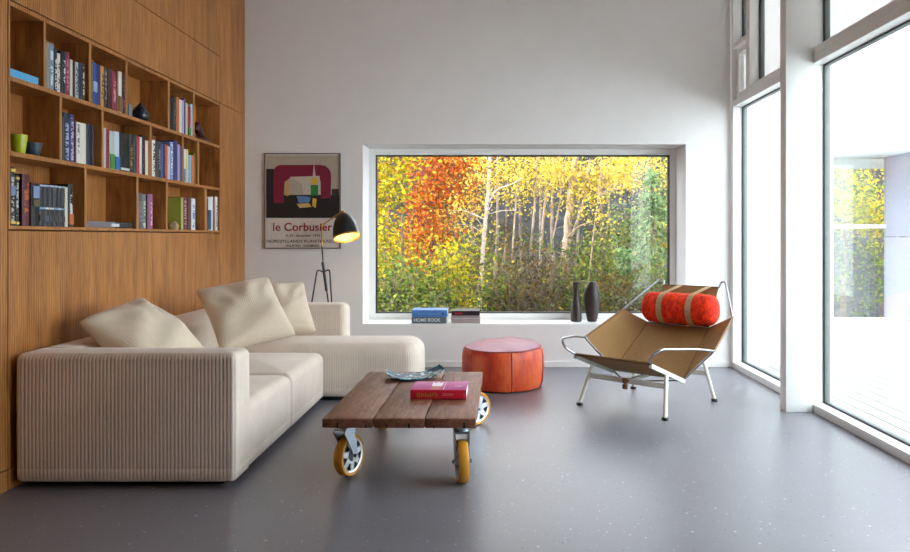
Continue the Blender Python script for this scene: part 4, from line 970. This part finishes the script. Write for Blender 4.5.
def tree(name, label, trunk, r0, blobs, lm, bark, leaf=.055, cat='tree', clump=26, spread=.13, group=None, extra=()):
    """trunk: points from the ground up; blobs: (centre, radii, number of leaves); twigs reach every clump of leaves"""
    trunk = [Vector(p) for p in trunk]; o0 = trunk[0].copy(); root = thing(name, label, cat, o0, 0, group)
    sp = spline([p - o0 for p in trunk], 6); k = len(sp)
    b = B(); tube(b, [p + Vector((R.uniform(-1, 1), R.uniform(-1, 1), 0)) * r0 * .15 for p in sp], [r0 * (1 - .65 * i / (k - 1)) for i in range(k)], 9)
    for pts_, r_ in extra: tube(b, spline([Vector(p) - o0 for p in pts_], 5), r_, 6)
    pts = []
    for c, rad, n in blobs:
        c = Vector(c) - o0
        for q in range(max(1, n // clump)):
            d = Vector((R.gauss(0, 1), R.gauss(0, 1), R.gauss(0, 1))).normalized() * R.random() ** (1 / 2.6)
            p = c + Vector((d.x * rad[0], d.y * rad[1], d.z * rad[2]))
            near = min(sp, key=lambda s_: (s_ - p).length + max(0, s_.z - p.z + .15) * 2)
            if q % 2 == 0:
                mid = near.lerp(p, .55) + Vector((R.uniform(-.08, .08), R.uniform(-.08, .08), R.uniform(0, .12)))
                tube(b, spline([near, mid, p], 4), [.007 * (1 - .09 * j) for j in range(9)], 4)
            s = NP.normal(size=(clump, 3)) * spread; s[:, 2] *= .8
            pts.append(s + np.array(p))
    obj('trunk', b, bark, root, 60, fix=False)
    if pts: leaf_mesh('foliage', np.concatenate(pts), leaf, lm, root)
    return root
def G(u, Y): x = (u - U0) * Y / F; return Vector((x, Y, ground_z(x, Y)))
def blob(u, v, Y, ru, rv, n, rd=None):
    s = Y / F; return (W(u, v, Y), (ru * s, (rd or .7 * (ru + rv) / 2 * s), rv * s), n)
def trk(Y, *uv, top=None):
    p = [W(u, v, Y) for u, v in uv]; p[0].z = ground_z(p[0].x, Y) - .1
    if top: p.append(p[-1] + Vector(top))
    return p
AT = 'autumn trees beyond the picture window'
tree('maple_tree', 'yellow green young maple at the left edge of the picture window', trk(9.6, (401, 330), (402, 260), (402, 200), (400, 150), top=(0, .1, .8)), .022,
     [blob(388, 185, 9.6, 20, 32, 800), blob(385, 245, 9.6, 18, 34, 700), blob(395, 150, 9.6, 24, 22, 500), blob(350, 200, 9.6, 34, 60, 600), blob(350, 120, 9.8, 40, 40, 300)], LM['lime'], M_twig, .062, group=AT)
tree('maple_tree', 'rust orange maple filling the upper left of the picture window', trk(12, (430, 330), (432, 250), (436, 190), (440, 130), top=(.1, 0, 1.2)), .05,
     [blob(440, 190, 11.6, 36, 30, 2100), blob(428, 228, 11.4, 34, 24, 1100), blob(458, 162, 11.6, 30, 20, 900), blob(420, 160, 11.6, 30, 22, 800), blob(410, 255, 11.2, 28, 16, 420), blob(440, 110, 12, 55, 40, 700)], LM['rust'], M_bark, .058, group=AT)
tree('birch_tree', 'slim white birch trunk left of centre in the picture window', trk(10.6, (476, 330), (480, 300), (483, 250), (487, 205), (490, 160), (493, 110), top=(.05, 0, .8)), .040,
     [blob(488, 168, 10.6, 24, 20, 420), blob(470, 215, 10.8, 26, 26, 360), blob(500, 190, 10.9, 20, 22, 260), blob(495, 120, 10.6, 40, 24, 400)], LM['yellow'], M_birch, .05, group=AT,
     extra=[([W(488, 203, 10.6), W(497, 190, 10.4), W(512, 184, 10.3), W(522, 178, 10.2)], .008), ([W(486, 215, 10.6), W(500, 211, 10.5), W(516, 210, 10.4)], .005)])
tree('aspen_tree', 'thick pale aspen trunk right of centre in the picture window', trk(12.4, (562, 330), (565, 262), (568, 225), (572, 185), (576, 150), (579, 100), top=(0, 0, 1)), .085,
     [blob(575, 172, 12.2, 32, 18, 700), blob(600, 185, 12.0, 26, 22, 560), blob(612, 165, 12.2, 26, 16, 480), blob(560, 205, 12, 26, 14, 160), blob(580, 110, 12.4, 60, 34, 700)], LM['yellow'], M_aspen, .056, group=AT,
     extra=[([W(567, 250, 12.4), W(576, 225, 12.3), W(584, 200, 12.3), W(590, 160, 12.3)], .028), ([W(566, 240, 12.4), W(573, 232, 12.2), W(580, 226, 12.1), W(592, 222, 12)], .016)])
for k, (Y, uv, r, bl, lb) in enumerate((
    (13.0, ((527, 330), (530, 262), (535, 200), (537, 150)), .030, ((535, 178, 24, 20, 620), (530, 135, 30, 20, 300)), 'golden aspen with thin trunk at the centre of the picture window'),
    (14.2, ((536, 330), (540, 262), (545, 200), (548, 150)), .036, ((548, 172, 26, 18, 620), (550, 135, 40, 20, 300)), 'golden aspen standing just left of the thick pale aspen trunk'),
    (13.6, ((509, 330), (512, 262), (516, 200), (519, 150)), .024, ((515, 168, 22, 18, 560), (520, 200, 16, 14, 140), (510, 135, 30, 20, 300)), 'golden aspen with thin trunk right of the white birch'),
    (13.2, ((540, 330), (549, 262), (560, 200), (563, 150)), .020, ((560, 178, 22, 18, 300),), 'thin leaning aspen close left of the thick pale trunk'),
    (11.6, ((584, 330), (588, 290), (594, 230), (600, 180)), .018, ((622, 172, 24, 18, 420), (600, 215, 20, 20, 160)), 'slender grey sapling right of the thick pale aspen trunk'),
    (12.8, ((604, 330), (606, 270), (608, 220), (612, 160)), .016, ((640, 162, 26, 14, 420), (655, 178, 18, 20, 320), (650, 120, 40, 24, 300)), 'golden sapling whose leaves fill the upper right of the window'))):
    tree('aspen_tree', lb, trk(Y, *uv, top=(.05, 0, .9)), r, [blob(u, v, Y - .1, a, c, n) for u, v, a, c, n in bl], LM['gold'] if k % 2 else LM['yellow'], M_aspen, .052, group=AT)
# conifers at the right: whorls of drooping sprays
def conifer(label, base, h, wd, n, Y):
    root = thing('conifer', label, 'tree', base, 0, AT); b = B(); tube(b, [(0, 0, 0), (.02, 0, h * .5), (0, 0, h)], [.045, .03, .006], 8); pts, dr = [], []
    for k in range(n):
        t = R.random() ** .8; z = h * (.05 + .93 * t); ln = wd * (1.02 - t) * R.uniform(.75, 1.1); a = R.uniform(0, 2 * PI); d = Vector((math.cos(a), math.sin(a), 0))
        p = [Vector((0, 0, z)), d * ln * .5 + Vector((0, 0, z + .03)), d * ln + Vector((0, 0, z - .22 * ln))]
        tube(b, spline(p, 3), .006, 4); s = spline(p, 14)
        for q in range(34):
            c = s[R.randrange(6, len(s))] + Vector((R.gauss(0, .05), R.gauss(0, .05), R.gauss(-.03, .04))); pts.append(c); dr.append((d.x, d.y, -.55))
    obj('trunk', b, M_bark, root, 60, fix=False); leaf_mesh('foliage', np.array([tuple(p) for p in pts]), .085, LM['fir'], root, ratio=.26, dirs=np.array(dr))
conifer('feathery green conifer near the right edge of the picture window', G(652, 11.2), 2.75, .85, 95, 11.2)
conifer('shorter pale green conifer left of the taller feathery one', G(625, 10.4), 1.55, .55, 55, 10.4)
conifer('green conifer cut off by the right edge of the window', G(690, 10.8), 2.6, .8, 80, 10.8)
# undergrowth: shrubs of many thin stems
def shrub(name, label, u, Y, h, wd, nst, n, lm, leaf=.05, stem=M_twig, group='undergrowth shrubs beyond the picture window', lean=.35):
    o0 = G(u, Y); o0.z -= .05; h += .45; n = int(n * 1.8 + 200); nst = int(nst * 1.1); root = thing(name, label, 'shrub', o0, 0, group); b = B(); tips = []
    for k in range(nst):
        a = R.uniform(0, 2 * PI); q = wd * R.random() ** .6; t = Vector((math.cos(a) * q, math.sin(a) * q * .7, h * R.uniform(.6, 1.05))); f0 = Vector((t.x * .25, t.y * .25, 0))
        md = f0.lerp(t, .5) + Vector((R.uniform(-1, 1) * lean * .3, R.uniform(-.1, .1), .08)); s = spline([f0, md, t], 5)
        tube(b, s, [.009 * (1 - .07 * i) for i in range(len(s))], 4); tips.append(s)
        for e_ in range(3):
            m0 = s[R.randrange(3, len(s) - 1)]; m1 = m0 + Vector((R.uniform(-.25, .25), R.uniform(-.2, .2), R.uniform(.05, .3))); tube(b, [m0, m0.lerp(m1, .5) + Vector((0, 0, .03)), m1], .0045, 4); tips.append([m0, m1])
    obj('stem', b, stem, root, 60, fix=False); P = []
    for k in range(n):
        s = tips[R.randrange(len(tips))]; c = s[R.randrange(len(s) // 3, len(s))]; P.append((c.x + R.gauss(0, .10), c.y + R.gauss(0, .10), max(.03, c.z + R.gauss(0, .09))))
    leaf_mesh('foliage', np.array(P), leaf, lm, root)
SG = 'green leafy shrub low in the picture window '
for u, Y, h, wd, nst, n, lm, lb in (
    (372, 9.0, 1.15, .55, 20, 1500, 'green', SG + 'at its lower left corner'), (412, 8.9, 1.0, .5, 20, 1400, 'green', SG + 'below the rust orange maple'),
    (447, 9.2, 1.15, .42, 18, 1300, 'lime', 'bright yellow green shrub left of the birch foot in the window'), (438, 8.7, .72, .45, 16, 900, 'green', SG + 'behind the books on the sill'),
    (497, 9.8, 1.0, .38, 18, 800, 'green', SG + 'just right of the birch foot'), (520, 9.6, .95, .5, 34, 420, 'olive', 'bare brown twiggy shrub at bottom centre of the picture window'),
    (552, 9.3, 1.0, .5, 36, 420, 'olive', 'bare twiggy shrub in the window just left of the bottle vase'), (585, 9.2, .85, .42, 26, 800, 'green', SG + 'directly behind the vases'),
    (620, 9.0, .80, .45, 22, 900, 'olive', 'orange brown shrub low in the window right of the vases'), (655, 9.1, 1.0, .45, 22, 1200, 'green', SG + 'at its lower right corner'),
    (320, 9.2, 1.5, .7, 22, 1100, 'olive', 'olive shrub outside beyond the left end of the window'), (715, 9.3, 1.3, .6, 22, 1000, 'green', 'green shrub outside beyond the right end of the window')):
    shrub('shrub', lb, u, Y, h, wd, nst, n, LM[lm])
# thickets between the trunks
for k, (u, Y, h, wd, n, lm) in enumerate(((395, 12.8, 1.6, .8, 1500, 'lime'), (430, 13.4, 1.5, .8, 1300, 'olive'), (470, 13.0, 1.3, .7, 1300, 'green'), (505, 12.2, 1.2, .7, 700, 'olive'), (538, 11.4, 1.1, .7, 600, 'dusk'), (575, 11.8, 1.3, .7, 1100, 'green'), (612, 12.6, 1.7, .8, 1500, 'green'), (655, 13.0, 2.0, .9, 1500, 'fir'), (690, 12.6, 2.0, .9, 1000, 'lime'))):
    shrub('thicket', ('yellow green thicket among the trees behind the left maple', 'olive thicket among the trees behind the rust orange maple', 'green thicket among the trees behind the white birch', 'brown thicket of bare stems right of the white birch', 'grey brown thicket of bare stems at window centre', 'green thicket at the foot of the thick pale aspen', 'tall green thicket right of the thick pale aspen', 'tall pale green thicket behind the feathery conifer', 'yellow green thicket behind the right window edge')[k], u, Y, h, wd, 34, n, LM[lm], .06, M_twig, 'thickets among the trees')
# the wood further back
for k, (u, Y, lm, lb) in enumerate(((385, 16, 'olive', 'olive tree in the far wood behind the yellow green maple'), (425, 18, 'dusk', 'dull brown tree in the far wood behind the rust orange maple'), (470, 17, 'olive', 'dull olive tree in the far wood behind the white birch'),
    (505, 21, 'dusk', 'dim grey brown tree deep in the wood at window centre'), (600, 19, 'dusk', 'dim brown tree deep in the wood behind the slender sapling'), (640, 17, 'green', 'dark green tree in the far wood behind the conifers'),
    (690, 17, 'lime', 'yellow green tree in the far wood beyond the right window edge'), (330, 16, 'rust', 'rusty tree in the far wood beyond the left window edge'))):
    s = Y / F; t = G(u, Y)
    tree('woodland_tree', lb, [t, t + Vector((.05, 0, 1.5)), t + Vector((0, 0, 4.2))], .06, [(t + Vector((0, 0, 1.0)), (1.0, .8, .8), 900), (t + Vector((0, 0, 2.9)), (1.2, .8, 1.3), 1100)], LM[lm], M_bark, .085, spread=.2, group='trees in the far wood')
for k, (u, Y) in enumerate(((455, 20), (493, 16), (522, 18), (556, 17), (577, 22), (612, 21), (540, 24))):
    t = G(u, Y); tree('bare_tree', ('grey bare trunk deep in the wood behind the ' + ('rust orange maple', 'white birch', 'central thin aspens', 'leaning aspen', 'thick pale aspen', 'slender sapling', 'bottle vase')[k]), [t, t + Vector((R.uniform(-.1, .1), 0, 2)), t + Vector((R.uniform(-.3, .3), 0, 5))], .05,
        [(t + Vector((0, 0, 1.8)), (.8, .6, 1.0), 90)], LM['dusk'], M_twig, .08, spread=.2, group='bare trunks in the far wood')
# beside the white wing: trees seen past the glass screen
tree('maple_tree', 'yellow green maple seen outside beside the lavender wall', [(5.55, 11.8, -.5), (5.6, 11.8, .8), (5.6, 11.8, 2.6)], .05, [((5.55, 11.7, 1.75), (.75, .5, .75), 1500), ((6.3, 11.9, 1.5), (.6, .5, .8), 900)], LM['lime'], M_bark, .06, group='trees beside the white wing')
tree('maple_tree', 'green leafy tree seen through the glass screen outside', [(4.85, 10.9, -.5), (4.85, 10.9, .8), (4.8, 10.9, 2.4)], .05, [((4.9, 10.9, 1.7), (.6, .5, .8), 900), ((5.3, 10.9, .5), (.9, .5, .6), 1000)], LM['green'], M_bark, .06, group='trees beside the white wing')

# ------------------------------------------------------------------ light and camera
sc = bpy.context.scene
w = bpy.data.worlds.new('sky'); sc.world = w; w.use_nodes = True
bg = w.node_tree.nodes['Background']; bg.inputs[0].default_value = (.84, .91, 1.0, 1); bg.inputs[1].default_value = 3.6
sun = bpy.data.lights.new('sun', 'SUN'); sun.energy = 4.6; sun.angle = math.radians(4); sun.color = (1, .95, .86)
so = bpy.data.objects.new('sun', sun); C.objects.link(so); so.rotation_euler = Vector((.60, .56, -.57)).to_track_quat('-Z', 'Y').to_euler()
pl_ = bpy.data.lights.new('lamp_glow', 'POINT'); pl_.energy = .4; pl_.color = (1, .74, .42); pl_.shadow_soft_size = .03
po = bpy.data.objects.new('lamp_glow', pl_); C.objects.link(po); po.location = GLOW
cam = bpy.data.cameras.new('camera'); co_ = bpy.data.objects.new('camera', cam); C.objects.link(co_)
co_.location = (0, 0, EYE); co_.rotation_euler = (PI / 2, 0, 0)
cam.sensor_width = 36; cam.lens = 36 * F / 910; cam.shift_x = -(U0 - 455) / 910; cam.shift_y = -(276 - V0) / 910; cam.clip_start = .05; cam.clip_end = 200
sc.camera = co_
sc.view_settings.view_transform = 'Standard'; sc.view_settings.look = 'None'; sc.view_settings.gamma = 1; sc.view_settings.use_curve_mapping = False
sc.view_settings.exposure = 1.3
sc.cycles.use_denoising = True
sc.cycles.max_bounces = 12; sc.cycles.diffuse_bounces = 6; sc.cycles.glossy_bounces = 4; sc.cycles.transparent_max_bounces = 24
sc.cycles.sample_clamp_indirect = 8
sc.cycles.caustics_reflective = False; sc.cycles.caustics_refractive = False
